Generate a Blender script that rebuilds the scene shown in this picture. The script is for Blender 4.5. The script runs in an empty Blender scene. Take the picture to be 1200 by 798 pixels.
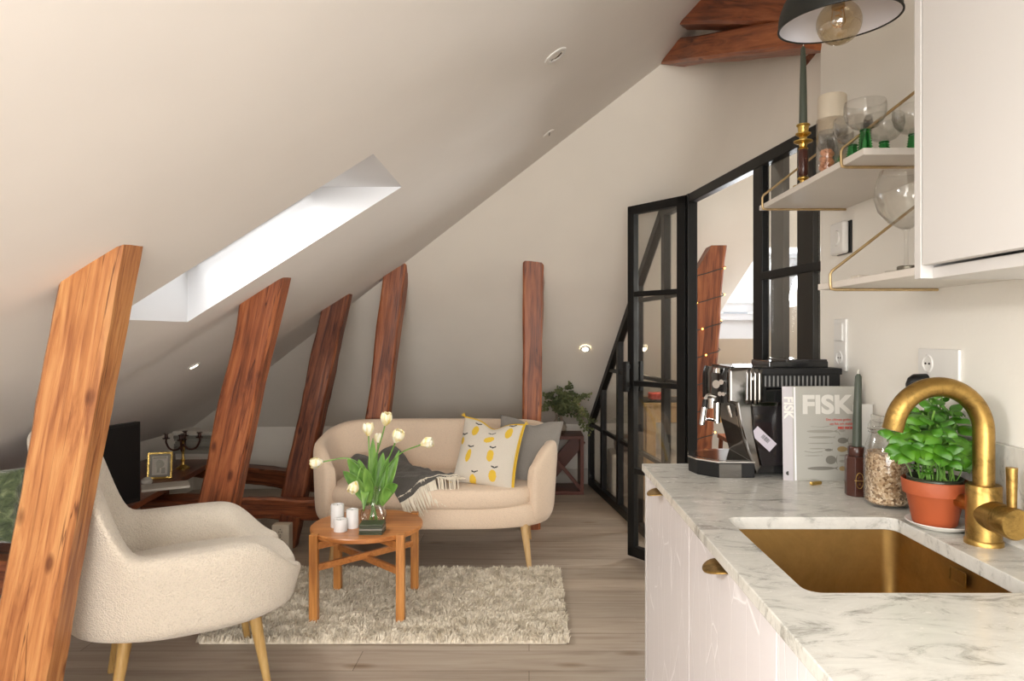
import bpy, bmesh, math, random
from mathutils import Vector, Matrix, noise
R = math.radians
scene = bpy.context.scene
COL = scene.collection

# ------------------------------------------------------------ camera, world, lights
VX, VY, F, CZ = 620.0, 392.0, 800.0, 1.34      # vanishing point, focal (px of 1200), camera height
cam = bpy.data.cameras.new('camera')
cam.sensor_width = 36; cam.lens = 24
cam.shift_x = -(VX-600)/1200; cam.shift_y = (VY-399)/1200
cam.clip_start = 0.02; cam.clip_end = 200
cam_o = bpy.data.objects.new('camera', cam); COL.objects.link(cam_o)
cam_o.location = (0, 0, CZ); cam_o.rotation_euler = (R(90), 0, 0)
scene.camera = cam_o
vs = scene.view_settings
vs.view_transform = 'Standard'; vs.look = 'None'; vs.gamma = 1.0; vs.use_curve_mapping = False
vs.exposure = 0.62

w = bpy.data.worlds.new('sky'); scene.world = w; w.use_nodes = True
bg = w.node_tree.nodes['Background']
bg.inputs[0].default_value = (0.93, 0.96, 1.0, 1); bg.inputs[1].default_value = 1.35

def area(name, loc, target, sx, sy, power, color):
    l = bpy.data.lights.new(name, 'AREA'); l.shape = 'RECTANGLE'; l.size = sx; l.size_y = sy
    l.energy = power; l.color = color
    o = bpy.data.objects.new(name, l); COL.objects.link(o)
    o.location = loc
    o.rotation_euler = (Vector(target)-Vector(loc)).to_track_quat('-Z', 'Y').to_euler()
    return o
# daylight through the big windows behind the camera and the visible skylights, plus added fill
area('window_daylight', (-0.6, -2.15, 1.45), (-0.5, 3.0, 1.55), 2.6, 1.5, 95, (1.0, 0.98, 0.95))
area('added_side_light', (0.97, -1.25, 1.55), (-2.4, 0.6, 1.5), 1.5, 1.3, 42, (1.0, 0.97, 0.94))  # added to light the left slope from an unseen side window
area('roof_window_daylight', (-1.62, 2.80, 2.16), (-0.45, 2.80, 1.3), 0.55, 0.50, 19, (1.0, 0.975, 0.94))
area('added_near_roof_light', (-1.60, 0.05, 2.14), (1.0, 1.0, 1.55), 0.7, 0.55, 82, (1.0, 0.98, 0.95))  # added to brighten the kitchen wall from an extra, unseen roof window
area('bedroom_window_daylight', (1.75, 5.05, 1.55), (1.9, 3.2, 1.0), 0.45, 0.4, 17, (0.93, 0.96, 1.0))
area('added_bedroom_side_light', (3.44, 3.7, 1.5), (1.2, 4.2, 1.6), 1.3, 1.2, 19, (1.0, 0.97, 0.93))  # added fill for the bedroom, at an unseen side window

def px(x, y, Y):
    return Vector(((x-VX)/F*Y, Y, CZ+(VY-y)/F*Y))

# ------------------------------------------------------------ materials
class NT:
    def __init__(s, name):
        s.m = bpy.data.materials.new(name); s.m.use_nodes = True
        s.t = s.m.node_tree; s.n = s.t.nodes; s.p = s.n['Principled BSDF']
    def new(s, t, **kw):
        n = s.n.new(t)
        for k, v in kw.items():
            if k in n.inputs: n.inputs[k].default_value = v
            else: setattr(n, k, v)
        return n
    def link(s, a, b): s.t.links.new(a, b)
    def coord(s, scale=(1, 1, 1), kind='Object', rot=(0, 0, 0)):
        c = s.new('ShaderNodeTexCoord'); m = s.new('ShaderNodeMapping')
        m.inputs['Scale'].default_value = scale; m.inputs['Rotation'].default_value = rot
        s.link(c.outputs[kind], m.inputs[0]); return m.outputs[0]
    def ramp(s, fac, stops):
        r = s.new('ShaderNodeValToRGB')
        e = r.color_ramp.elements
        while len(e) < len(stops): e.new(0.5)
        for i, (p, c) in enumerate(stops):
            e[i].position = p; e[i].color = (*c, 1) if len(c) == 3 else c
        s.link(fac, r.inputs[0]); return r.outputs[0]
    def bump(s, h, strength=0.3, dist=0.01):
        b = s.new('ShaderNodeBump'); b.inputs['Strength'].default_value = strength
        b.inputs['Distance'].default_value = dist
        s.link(h, b.inputs['Height']); s.link(b.outputs[0], s.p.inputs['Normal'])
    def set(s, color=None, rough=None, metal=None, spec=None):
        if color: s.p.inputs['Base Color'].default_value = (*color, 1)
        if rough is not None: s.p.inputs['Roughness'].default_value = rough
        if metal is not None: s.p.inputs['Metallic'].default_value = metal
        if spec is not None: s.p.inputs['Specular IOR Level'].default_value = spec
def noise_tex(t, vec, scale, detail=4, rough=.5, dist=0):
    n = t.new('ShaderNodeTexNoise'); n.inputs['Scale'].default_value = scale
    n.inputs['Detail'].default_value = detail; n.inputs['Roughness'].default_value = rough
    n.inputs['Distortion'].default_value = dist
    t.link(vec, n.inputs['Vector']); return n.outputs['Fac']

def plain(name, color, rough=.5, metal=0, spec=.5, bump=None, vary=0.06):
    t = NT(name); t.set(color, rough, metal, spec)
    v = t.coord()
    f = noise_tex(t, v, bump[0] if bump else 6.0, 3)
    if vary:
        c0 = tuple(c*(1-vary) for c in color); c1 = tuple(min(1, c*(1+vary)) for c in color)
        f2 = noise_tex(t, v, 3.0, 2)
        t.link(t.ramp(f2, [(.35, c0), (.65, c1)]), t.p.inputs['Base Color'])
    if bump: t.bump(f, bump[1], bump[2])
    return t.m

def fabric(name, color, scale=250, strength=.5, dist=.003, vary=.1, rough=.95):
    t = NT(name); t.set(color, rough, 0, .15)
    v = t.coord()
    n = t.new('ShaderNodeTexVoronoi'); n.inputs['Scale'].default_value = scale; t.link(v, n.inputs['Vector'])
    f2 = noise_tex(t, v, scale*.45, 3)
    mx = t.new('ShaderNodeMath', operation='ADD'); t.link(n.outputs['Distance'], mx.inputs[0]); t.link(f2, mx.inputs[1])
    c0 = tuple(c*(1-vary) for c in color); c1 = tuple(min(1, c*(1+vary*.6)) for c in color)
    t.link(t.ramp(mx.outputs[0], [(.45, c0), (1.0, c1)]), t.p.inputs['Base Color'])
    t.p.inputs['Sheen Weight'].default_value = .25
    t.bump(mx.outputs[0], strength, dist)
    return t.m

def wood(name, dark, mid, light, axis='Z', scale=1.0, rough=.45, knots=True, bump=.25, stretch=11, lo=.32, hi=.72, cracks=True):
    """grain runs along AXIS of the object's own space"""
    t = NT(name); t.set(mid, rough, 0, .45)
    s = [stretch, stretch, stretch]; s['XYZ'.index(axis)] = .9
    v = t.coord(tuple(a*scale for a in s))
    f = noise_tex(t, v, 2.4, 8, .62, 1.2)
    s2 = [55, 55, 55]; s2['XYZ'.index(axis)] = 2.2
    v2 = t.coord(tuple(a*scale for a in s2))
    f2 = noise_tex(t, v2, 1.6, 5, .6, .4)
    v3 = t.coord(tuple(a*scale for a in (1.6, 1.6, 1.6)))
    f3 = noise_tex(t, v3, 1.5, 2)
    a = t.new('ShaderNodeMath', operation='MULTIPLY_ADD'); t.link(f2, a.inputs[0]); a.inputs[1].default_value = .45; t.link(f, a.inputs[2])
    b = t.new('ShaderNodeMath', operation='MULTIPLY_ADD'); t.link(f3, b.inputs[0]); b.inputs[1].default_value = .5; t.link(a.outputs[0], b.inputs[2])
    c = t.new('ShaderNodeMath', operation='SUBTRACT'); t.link(b.outputs[0], c.inputs[0]); c.inputs[1].default_value = .475
    col = t.ramp(c.outputs[0], [(lo, dark), ((lo+hi)/2, mid), (hi, light)])
    if cracks:
        s5 = [26, 26, 26]; s5['XYZ'.index(axis)] = .8
        f5 = noise_tex(t, t.coord(tuple(k*scale for k in s5)), 1.0, 3, .5, .5)
        ck = t.ramp(f5, [(.485, (0, 0, 0)), (.498, (1, 1, 1)), (.503, (1, 1, 1)), (.516, (0, 0, 0))])
        f6 = noise_tex(t, t.coord(tuple(k*scale*.25 for k in s5)), 1.7, 2)
        mk = t.ramp(f6, [(.50, (0, 0, 0)), (.58, (.85, .85, .85))])
        mm = t.new('ShaderNodeMixRGB', blend_type='MULTIPLY'); mm.inputs[0].default_value = 1
        t.link(ck, mm.inputs[1]); t.link(mk, mm.inputs[2])
        mc = t.new('ShaderNodeMixRGB', blend_type='MULTIPLY'); mc.inputs[2].default_value = (.22, .14, .11, 1)
        t.link(mm.outputs[0], mc.inputs[0]); t.link(col, mc.inputs[1]); col = mc.outputs[0]
    if knots:
        s4 = [6, 6, 6]; s4['XYZ'.index(axis)] = 2.6
        v4 = t.coord(tuple(k*scale for k in s4))
        vo = t.new('ShaderNodeTexVoronoi'); vo.inputs['Scale'].default_value = 1.3; t.link(v4, vo.inputs['Vector'])
        k = t.ramp(vo.outputs['Distance'], [(.05, (1, 1, 1)), (.13, (0, 0, 0))])
        mix = t.new('ShaderNodeMixRGB', blend_type='MULTIPLY'); mix.inputs[2].default_value = (.35, .25, .2, 1)
        t.link(k, mix.inputs[0]); t.link(col, mix.inputs[1]); col = mix.outputs[0]
    t.link(col, t.p.inputs['Base Color'])
    t.bump(a.outputs[0], bump, .01)
    return t.m

def glass(name, color=(1, 1, 1), rough=0.0, ior=1.45):
    t = NT(name); t.set(color, rough, 0, .5)
    t.p.inputs['Transmission Weight'].default_value = 1.0; t.p.inputs['IOR'].default_value = ior
    return t.m

def thin_glass(name, tint=(1, 1, 1), gloss=.10, rim=.55, wavy=None):
    """glass as transparency plus a facing-dependent gloss: light passes through it"""
    t = NT(name); out = [n for n in t.n if n.type == 'OUTPUT_MATERIAL'][0]
    tr = t.new('ShaderNodeBsdfTransparent'); tr.inputs[0].default_value = (*tint, 1)
    gl = t.new('ShaderNodeBsdfGlossy'); gl.inputs['Roughness'].default_value = .02
    lw = t.new('ShaderNodeLayerWeight'); lw.inputs[0].default_value = .35
    mr = t.new('ShaderNodeMapRange'); mr.inputs['To Min'].default_value = gloss; mr.inputs['To Max'].default_value = rim
    t.link(lw.outputs['Facing'], mr.inputs['Value'])
    if wavy:
        f = noise_tex(t, t.coord(), wavy, 3)
        b = t.new('ShaderNodeBump'); b.inputs['Strength'].default_value = .9; b.inputs['Distance'].default_value = .004
        t.link(f, b.inputs['Height']); t.link(b.outputs[0], gl.inputs['Normal']); t.link(b.outputs[0], lw.inputs['Normal'])
    mx = t.new('ShaderNodeMixShader'); t.link(mr.outputs[0], mx.inputs[0]); t.link(tr.outputs[0], mx.inputs[1]); t.link(gl.outputs[0], mx.inputs[2])
    t.link(mx.outputs[0], out.inputs['Surface'])
    return t.m

def emit(name, color, s):
    t = NT(name); t.set(color, .5); t.p.inputs['Emission Color'].default_value = (*color, 1)
    t.p.inputs['Emission Strength'].default_value = s
    return t.m

def marble_mat():
    t = NT('carrara_marble'); t.set((.6, .59, .56), .2, 0, .5)
    v = t.coord((.8, 1.9, 1), rot=(0, 0, .45))
    f = noise_tex(t, v, 9.0, 11, .74, .9)
    veins = t.ramp(f, [(.33, (.23, .22, .20)), (.405, (.45, .44, .40)), (.46, (.60, .585, .54)), (.60, (.66, .645, .595))])
    f2 = noise_tex(t, v, 24, 8, .7, 1.2)
    fine = t.ramp(f2, [(.32, (.52, .51, .49)), (.43, (1, 1, 1))])
    m = t.new('ShaderNodeMixRGB', blend_type='MULTIPLY'); m.inputs[0].default_value = .75
    t.link(veins, m.inputs[1]); t.link(fine, m.inputs[2])
    t.link(m.outputs[0], t.p.inputs['Base Color'])
    t.link(t.ramp(f2, [(.3, (.32,)*3), (.7, (.14,)*3)]), t.p.inputs['Roughness'])
    return t.m

def floor_mat():
    t = NT('washed_oak_floor'); t.set((.4, .33, .27), .42, 0, .4)
    v = t.coord()
    br = t.new('ShaderNodeTexBrick'); br.offset = .37; br.squash = 1
    br.inputs['Scale'].default_value = 1; br.inputs['Mortar Size'].default_value = .0016
    br.inputs['Brick Width'].default_value = 1.9; br.inputs['Row Height'].default_value = .17
    br.inputs['Color1'].default_value = (.82, .82, .82, 1); br.inputs['Color2'].default_value = (1.1, 1.1, 1.1, 1)
    br.inputs['Mortar'].default_value = (.35, .33, .3, 1); br.inputs['Bias'].default_value = 0
    t.link(v, br.inputs['Vector'])
    v2 = t.coord((1.1, 14, 1))
    f = noise_tex(t, v2, 1.8, 8, .6, 1.0)
    col = t.ramp(f, [(.3, (.33, .26, .20)), (.5, (.42, .345, .275)), (.7, (.47, .395, .32))])
    v3 = t.coord((2.2, 6, 1))
    vo = t.new('ShaderNodeTexVoronoi'); vo.inputs['Scale'].default_value = .9; t.link(v3, vo.inputs['Vector'])
    k = t.ramp(vo.outputs['Distance'], [(.04, (.55, .45, .35)), (.16, (1, 1, 1))])
    m = t.new('ShaderNodeMixRGB', blend_type='MULTIPLY'); m.inputs[0].default_value = .8
    t.link(col, m.inputs[1]); t.link(k, m.inputs[2])
    m2 = t.new('ShaderNodeMixRGB', blend_type='MULTIPLY'); m2.inputs[0].default_value = 1
    t.link(m.outputs[0], m2.inputs[1]); t.link(br.outputs['Color'], m2.inputs[2])
    t.link(m2.outputs[0], t.p.inputs['Base Color'])
    t.bump(f, .08, .01)
    return t.m

def front_mat():
    """satin white front with a carved pattern of long leaf-like strokes"""
    t = NT('carved_white_front'); t.set((.69, .64, .64), .38, 0, .5)
    v = t.coord((1, 7.5, 2.1))
    vn = t.new('ShaderNodeTexNoise'); vn.inputs['Scale'].default_value = 3.0; t.link(t.coord(), vn.inputs['Vector'])
    mxv = t.new('ShaderNodeMixRGB', blend_type='ADD'); mxv.inputs[0].default_value = .35
    t.link(v, mxv.inputs[1]); t.link(vn.outputs['Color'], mxv.inputs[2])
    vo = t.new('ShaderNodeTexVoronoi', feature='DISTANCE_TO_EDGE'); vo.inputs['Scale'].default_value = 1.7
    t.link(mxv.outputs[0], vo.inputs['Vector'])
    l = t.ramp(vo.outputs['Distance'], [(.0, (.86, .83, .84)), (.014, (.66, .625, .63))])
    h = t.ramp(vo.outputs['Distance'], [(.0, (0, 0, 0)), (.03, (1, 1, 1))])
    t.link(l, t.p.inputs['Base Color']); t.bump(h, .22, .002)
    return t.m

def brass_mat(name, c=(.40, .25, .075), rough=.3, patina=.62, spots=24):
    t = NT(name); t.set(c, rough, 1)
    f = noise_tex(t, t.coord(), spots, 6, .7, .5)
    d = tuple(k*(1-patina) for k in c); l = tuple(min(1, k*1.25) for k in c)
    t.link(t.ramp(f, [(.3, d), (.5, c), (.7, l)]), t.p.inputs['Base Color'])
    t.link(t.ramp(f, [(.3, (rough+.2,)*3), (.7, (rough,)*3)]), t.p.inputs['Roughness'])
    return t.m

M = {}
M['wall'] = plain('warm_white_plaster', (.84, .79, .71), .75, bump=(35, .06, .004), vary=.015)
M['ceil'] = plain('white_ceiling_paint', (.82, .785, .745), .8, bump=(30, .05, .004), vary=.012)
M['kwall'] = plain('kitchen_white_paint', (.86, .83, .765), .7, bump=(60, .12, .004), vary=.015)
M['reveal'] = plain('white_reveal_paint', (.76, .77, .79), .7, vary=.01)
M['skirt'] = plain('white_satin_paint', (.62, .57, .50), .5, vary=.02)
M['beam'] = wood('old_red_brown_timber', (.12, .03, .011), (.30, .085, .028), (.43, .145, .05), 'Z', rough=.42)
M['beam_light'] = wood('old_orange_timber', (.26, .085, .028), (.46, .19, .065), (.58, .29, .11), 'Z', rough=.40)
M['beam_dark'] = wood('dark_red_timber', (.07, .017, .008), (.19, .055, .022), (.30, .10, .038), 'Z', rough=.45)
M['beam_x'] = wood('old_red_timber_beam', (.08, .02, .009), (.23, .065, .024), (.36, .12, .045), 'Z', rough=.4, bump=.5)
M['plank_x'] = wood('red_brown_shelf_wood', (.07, .018, .008), (.17, .045, .018), (.28, .085, .03), 'Y', rough=.3)
M['table'] = wood('honey_beech', (.36, .125, .035), (.50, .195, .055), (.60, .26, .08), 'X', rough=.3, knots=False, cracks=False, bump=.05)
M['table_leg'] = wood('honey_beech_leg', (.40, .15, .04), (.56, .24, .065), (.66, .32, .10), 'Z', rough=.3, knots=False, cracks=False, bump=.05)
M['oakleg'] = wood('pale_beech', (.48, .29, .12), (.60, .38, .17), (.68, .46, .22), 'Z', rough=.35, knots=False, cracks=False, bump=.03)
M['chairleg'] = wood('golden_wood_leg', (.30, .17, .05), (.42, .26, .09), (.50, .33, .13), 'Z', rough=.35, knots=False, cracks=False, bump=.03)
M['bouc'] = fabric('cream_boucle', (.60, .53, .44), 170, .75, .004, .10)
M['sofa'] = fabric('beige_pink_weave', (.78, .62, .475), 220, .5, .002, .10)
M['grey_fab'] = fabric('grey_linen', (.29, .27, .245), 300, .3, .002, .08)
M['throw'] = fabric('charcoal_wool', (.105, .098, .088), 240, .6, .003, .2)
M['fringe'] = plain('cream_wool', (.88, .80, .66), .9, vary=.05)
M['cush'] = fabric('cream_cotton', (.70, .64, .55), 300, .25, .0015, .05)
M['yellow'] = plain('yellow_cotton', (.80, .53, .05), .8, vary=.05)
M['ink'] = plain('dark_ink', (.06, .06, .055), .8)
M['black'] = plain('black_steel', (.007, .007, .007), .45, 0, .3)
M['frame_brown'] = plain('dark_brown_steel', (.014, .012, .009), .5)
M['pane'] = thin_glass('window_glass', (.985, .985, .97), .03, .30)
M['marble'] = marble_mat(); M['floor'] = floor_mat(); M['front'] = front_mat()
M['brass'] = brass_mat('aged_brass')
M['sinkbrass'] = brass_mat('brushed_brass', (.36, .215, .07), .34, .22, 6)
M['softbrass'] = brass_mat('satin_brass', (.55, .41, .22), .4, .1)
M['gold'] = brass_mat('polished_brass', (.62, .42, .12), .2, .3)
M['cab'] = plain('white_lacquer', (.52, .50, .48), .4, vary=.01)
M['shelf'] = plain('limed_wood_shelf', (.70, .655, .60), .5, bump=(25, .1, .003), vary=.05)
M['white'] = plain('white_plastic', (.80, .79, .76), .35, vary=.01)
M['socket'] = plain('cream_plastic', (.66, .60, .50), .35, vary=.02)
M['dark'] = plain('dark_hole', (.02, .02, .02), .6)
M['blackgloss'] = plain('black_gloss_plastic', (.012, .012, .012), .1, vary=0)
M['screen'] = plain('black_screen', (.004, .004, .005), .35, vary=0, spec=.25)
M['slat'] = plain('grey_vent_slat', (.16, .16, .155), .3, vary=0)
M['chrome'] = plain('polished_chrome', (.74, .73, .72), .1, 1, vary=0)
M['darkchrome'] = plain('smoked_chrome', (.17, .16, .15), .09, 1, vary=0)
M['smoke'] = plain('smoked_plastic', (.014, .012, .013), .07, vary=.2)
M['lilac'] = plain('lilac_paper', (.50, .46, .52), .6)
M['terra'] = plain('terracotta', (.40, .085, .026), .6, bump=(40, .2, .004), vary=.18)
M['leaf'] = None
M['oats'] = None
M['cgreen'] = plain('dark_green_wax', (.062, .075, .055), .45)
M['maroon'] = plain('dark_brown_ceramic', (.055, .018, .012), .22)
M['redwood'] = plain('red_brown_wood', (.12, .032, .018), .42)
M['cgrey'] = plain('book_cover_grey', (.42, .41, .37), .35, vary=.08)
M['cspine'] = plain('book_spine_grey', (.44, .41, .43), .3, vary=.05)
M['letter'] = plain('book_letter_cream', (.68, .66, .61), .4)
M['red'] = plain('book_red', (.60, .06, .04), .5)
M['fishgrey'] = plain('book_fish_grey', (.21, .20, .17), .5, vary=.2)
M['fishpale'] = plain('book_fish_pale', (.31, .30, .26), .5, vary=.2)
M['fishochre'] = plain('book_fish_ochre', (.36, .26, .12), .5, vary=.2)
M['silver'] = plain('book_foil_edge', (.86, .86, .88), .25)
M['paper'] = plain('paper', (.66, .62, .55), .7, vary=.1)
M['greygreen'] = plain('dark_green_stone', (.045, .055, .03), .35, vary=.25)
M['cmarble'] = plain('white_marble_candle', (.76, .74, .72), .4, bump=(30, .05, .003), vary=.12)
M['lampblack'] = plain('black_enamel', (.010, .010, .008), .5, 0, .3)
M['lampwhite'] = plain('lamp_inside_white', (.80, .79, .84), .6, vary=0)
M['greenglass'] = glass('green_glass', (.02, .35, .06), .03, 1.4)
M['clear'] = thin_glass('clear_glass', (.975, .975, .965), .035, .42)
M['wine'] = thin_glass('clear_wine_glass', (.985, .985, .975), .03, .38)
M['crystal'] = thin_glass('textured_glass', (.96, .945, .92), .07, .32, wavy=90)
M['amber'] = thin_glass('amber_bulb_glass', (.86, .78, .62), .10, .6)
M['wax'] = plain('cream_wax', (.76, .67, .53), .5)
M['peach'] = plain('orange_stones', (.62, .25, .11), .4, vary=.3)
M['petal'] = None
M['cera'] = plain('stone_white', (.6, .57, .52), .5)
M['velvet'] = None
M['blue'] = plain('sky_blue_plaster', (.75, .78, .82), .8)
M['pinkbox'] = plain('dusty_pink', (.42, .25, .24), .6)
M['pewter'] = plain('pewter', (.22, .20, .16), .35, .8)
M['cream_ceramic'] = plain('white_porcelain', (.74, .72, .67), .2)
M['soil'] = plain('dark_soil', (.02, .015, .01), .9)
M['rod'] = brass_mat('filament', (.8, .5, .2), .2, .2)
M['fac'] = plain('facade_white', (.75, .74, .72), .8)
M['facwin'] = plain('facade_window', (.30, .32, .35), .4)
M['lamp_on'] = emit('lit_spot', (1.0, .86, .62), 9)
M['fairy'] = emit('fairy_light_glow', (1.0, .42, .08), 5)
M['candle_white'] = plain('white_wick', (.8, .78, .7), .7)

t = NT('basil_leaf'); t.set((.1, .3, .03), .42, 0, .5)
f = noise_tex(t, t.coord(), 18, 3)
t.link(t.ramp(f, [(.3, (.016, .085, .004)), (.5, (.045, .165, .007)), (.7, (.095, .26, .013))]), t.p.inputs['Base Color'])
t.p.inputs['Subsurface Weight'].default_value = .05; M['leaf'] = t.m
t = NT('tulip_leaf'); t.set((.1, .3, .03), .4, 0, .5)
f = noise_tex(t, t.coord((9, 9, 2)), 3, 3)
t.link(t.ramp(f, [(.3, (.07, .17, .03)), (.5, (.14, .30, .05)), (.7, (.24, .42, .09))]), t.p.inputs['Base Color']); M['tleaf'] = t.m
t = NT('tulip_petal'); t.set((.9, .85, .6), .5, 0, .3)
f = noise_tex(t, t.coord((30, 30, 8)), 2.0, 3)
t.link(t.ramp(f, [(.36, (.80, .62, .18)), (.50, (.88, .80, .52)), (.62, (.90, .87, .74))]), t.p.inputs['Base Color']); M['petal'] = t.m
t = NT('eucalyptus_leaf'); t.set((.08, .1, .04), .6, 0, .3)
f = noise_tex(t, t.coord(), 9, 2)
t.link(t.ramp(f, [(.35, (.05, .065, .025)), (.55, (.13, .15, .06)), (.7, (.24, .24, .10))]), t.p.inputs['Base Color']); M['euc'] = t.m
t = NT('oat_flakes'); t.set((.5, .35, .2), .8, 0, .3)
vo = t.new('ShaderNodeTexVoronoi'); vo.inputs['Scale'].default_value = 190; t.link(t.coord(), vo.inputs['Vector'])
sep = t.new('ShaderNodeSeparateColor'); t.link(vo.outputs['Color'], sep.inputs[0])
t.link(t.ramp(sep.outputs[0], [(.0, (.16, .085, .04)), (.35, (.42, .27, .15)), (.7, (.60, .43, .27)), (1, (.75, .61, .44))]), t.p.inputs['Base Color'])
t.bump(vo.outputs['Distance'], .9, .004); M['oats'] = t.m
t = NT('green_crushed_velvet'); t.set((.1, .14, .06), .45, 0, .4)
f = noise_tex(t, t.coord(), 16, 5, .6, 1.5)
t.link(t.ramp(f, [(.3, (.03, .05, .018)), (.52, (.11, .15, .06)), (.7, (.27, .32, .16))]), t.p.inputs['Base Color'])
t.p.inputs['Sheen Weight'].default_value = .8; t.bump(f, .8, .02); M['velvet'] = t.m
t = NT('shaggy_wool'); t.set((.42, .37, .31), .95, 0, .1)
f = noise_tex(t, t.coord(), 40, 3)
t.link(t.ramp(f, [(.3, (.62, .55, .44)), (.7, (.92, .84, .70))]), t.p.inputs['Base Color']); M['shag'] = t.m

# ------------------------------------------------------------ mesh builder
class MB:
    def __init__(s): s.v = []; s.f = []; s.mi = []
    def add(s, vs, fs, mi=0):
        o = len(s.v); s.v += [tuple(v) for v in vs]
        s.f += [tuple(i+o for i in f) for f in fs]; s.mi += [mi]*len(fs); return s
    def box(s, a, b, mi=0, rot=None, at=None):
        (x0, y0, z0), (x1, y1, z1) = a, b
        vs = [(x, y, z) for x in (x0, x1) for y in (y0, y1) for z in (z0, z1)]
        if rot is not None:
            c = Vector(at if at is not None else ((x0+x1)/2, (y0+y1)/2, (z0+z1)/2))
            vs = [tuple(rot @ (Vector(v)-c) + c) for v in vs]
        return s.add(vs, [(0, 1, 3, 2), (4, 6, 7, 5), (0, 4, 5, 1), (2, 3, 7, 6), (0, 2, 6, 4), (1, 5, 7, 3)], mi)
    def bar(s, p, q, w, d, up=(0, 0, 1), mi=0):
        """box beam from p to q; w along the side direction, d along the other"""
        p, q = Vector(p), Vector(q); t = (q-p).normalized(); u = Vector(up)
        if abs(t.dot(u)) > .98: u = Vector((0, 1, 0))
        sd = t.cross(u).normalized(); n = sd.cross(t).normalized()
        vs = []
        for c in (p, q):
            for a, b in ((-1, -1), (1, -1), (1, 1), (-1, 1)):
                vs.append(c+sd*a*w/2+n*b*d/2)
        return s.add(vs, [(0, 3, 2, 1), (4, 5, 6, 7), (0, 1, 5, 4), (1, 2, 6, 5), (2, 3, 7, 6), (3, 0, 4, 7)], mi)
    def quad(s, a, b, c, d, mi=0): return s.add([a, b, c, d], [(0, 1, 2, 3)], mi)
    def lathe(s, prof, c=(0, 0, 0), n=32, mi=0, M4=None, cap=True):
        """prof: (r, z) pairs"""
        vs, fs = [], []
        for r, z in prof:
            for k in range(n):
                a = 2*math.pi*k/n; p = Vector((r*math.cos(a), r*math.sin(a), z))
                if M4 is not None: p = M4 @ p
                vs.append(p+Vector(c))
        m = len(prof)
        for i in range(m-1):
            for k in range(n):
                k2 = (k+1) % n
                fs.append((i*n+k, i*n+k2, (i+1)*n+k2, (i+1)*n+k))
        if cap:
            if prof[0][0] > 1e-5: fs.append(tuple(range(n-1, -1, -1)))
            if prof[-1][0] > 1e-5: fs.append(tuple(range((m-1)*n, m*n)))
        return s.add(vs, fs, mi)
    def cyl(s, p, q, r, r2=None, n=20, mi=0):
        return s.tube([p, q], [r, r if r2 is None else r2], n, mi)
    def tube(s, pts, r, n=10, mi=0):
        pts = [Vector(p) for p in pts]; m = len(pts)
        rs = r if isinstance(r, (list, tuple)) else [r]*m
        vs, fs = [], []; u = None
        for i, p in enumerate(pts):
            t = (pts[min(i+1, m-1)]-pts[max(i-1, 0)])
            t = t.normalized() if t.length > 1e-9 else Vector((0, 0, 1))
            if u is None:
                u = Vector((0, 0, 1)) if abs(t.z) < .9 else Vector((1, 0, 0))
            u = (u-t*u.dot(t)).normalized(); b = t.cross(u)
            for k in range(n):
                a = 2*math.pi*k/n; vs.append(p+(u*math.cos(a)+b*math.sin(a))*rs[i])
        for i in range(m-1):
            for k in range(n):
                k2 = (k+1) % n; fs.append((i*n+k, i*n+k2, (i+1)*n+k2, (i+1)*n+k))
        fs.append(tuple(range(n-1, -1, -1))); fs.append(tuple(range((m-1)*n, m*n)))
        return s.add(vs, fs, mi)
    def grid(s, fn, nu, nv, mi=0, mif=None, closeu=False):
        vs = [fn(i/nu, j/nv) for j in range(nv+1) for i in range(nu+(0 if closeu else 1))]
        W = nu if closeu else nu+1
        o = len(s.v); s.v += [tuple(v) for v in vs]
        for j in range(nv):
            for i in range(nu):
                i2 = (i+1) % W
                s.f.append((o+j*W+i, o+j*W+i2, o+(j+1)*W+i2, o+(j+1)*W+i))
                s.mi.append(mif((i+.5)/nu, (j+.5)/nv) if mif else mi)
        return s
    def prism(s, poly, lo, hi, axis='Y', mi=0):
        """extrude a 2D polygon along an axis"""
        def P(a, b, h):
            return {'Y': (a, h, b), 'Z': (a, b, h), 'X': (h, a, b)}[axis]
        n = len(poly)
        vs = [P(a, b, lo) for a, b in poly]+[P(a, b, hi) for a, b in poly]
        fs = [(i, (i+1) % n, (i+1) % n+n, i+n) for i in range(n)]
        fs += [tuple(range(n-1, -1, -1)), tuple(range(n, 2*n))]
        return s.add(vs, fs, mi)
    def build(s, name, mats, parent=None, smooth=False, loc=None, rot=None, bevel=0, bseg=2, subsurf=0, weld=False, solid=0, auto=40):
        me = bpy.data.meshes.new(name); me.from_pydata(s.v, [], s.f)
        if not isinstance(mats, (list, tuple)): mats = [mats]
        for m in mats: me.materials.append(m)
        if any(s.mi): me.polygons.foreach_set('material_index', s.mi)
        bm = bmesh.new(); bm.from_mesh(me)
        if weld: bmesh.ops.remove_doubles(bm, verts=bm.verts, dist=1e-5)
        bmesh.ops.recalc_face_normals(bm, faces=bm.faces)
        bm.to_mesh(me); bm.free()
        if smooth:
            me.polygons.foreach_set('use_smooth', [True]*len(me.polygons))
            if auto and not subsurf and not solid: me.set_sharp_from_angle(angle=R(auto))
        o = bpy.data.objects.new(name, me); COL.objects.link(o)
        if loc is not None: o.location = loc
        if rot is not None: o.rotation_euler = rot
        if parent is not None: o.parent = parent
        if solid:
            m = o.modifiers.new('s', 'SOLIDIFY'); m.thickness = solid; m.offset = 0
        if bevel:
            m = o.modifiers.new('b', 'BEVEL'); m.width = bevel; m.segments = bseg; m.limit_method = 'ANGLE'; m.angle_limit = R(35)
        if subsurf:
            m = o.modifiers.new('ss', 'SUBSURF'); m.levels = subsurf; m.render_levels = subsurf
        return o

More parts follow.
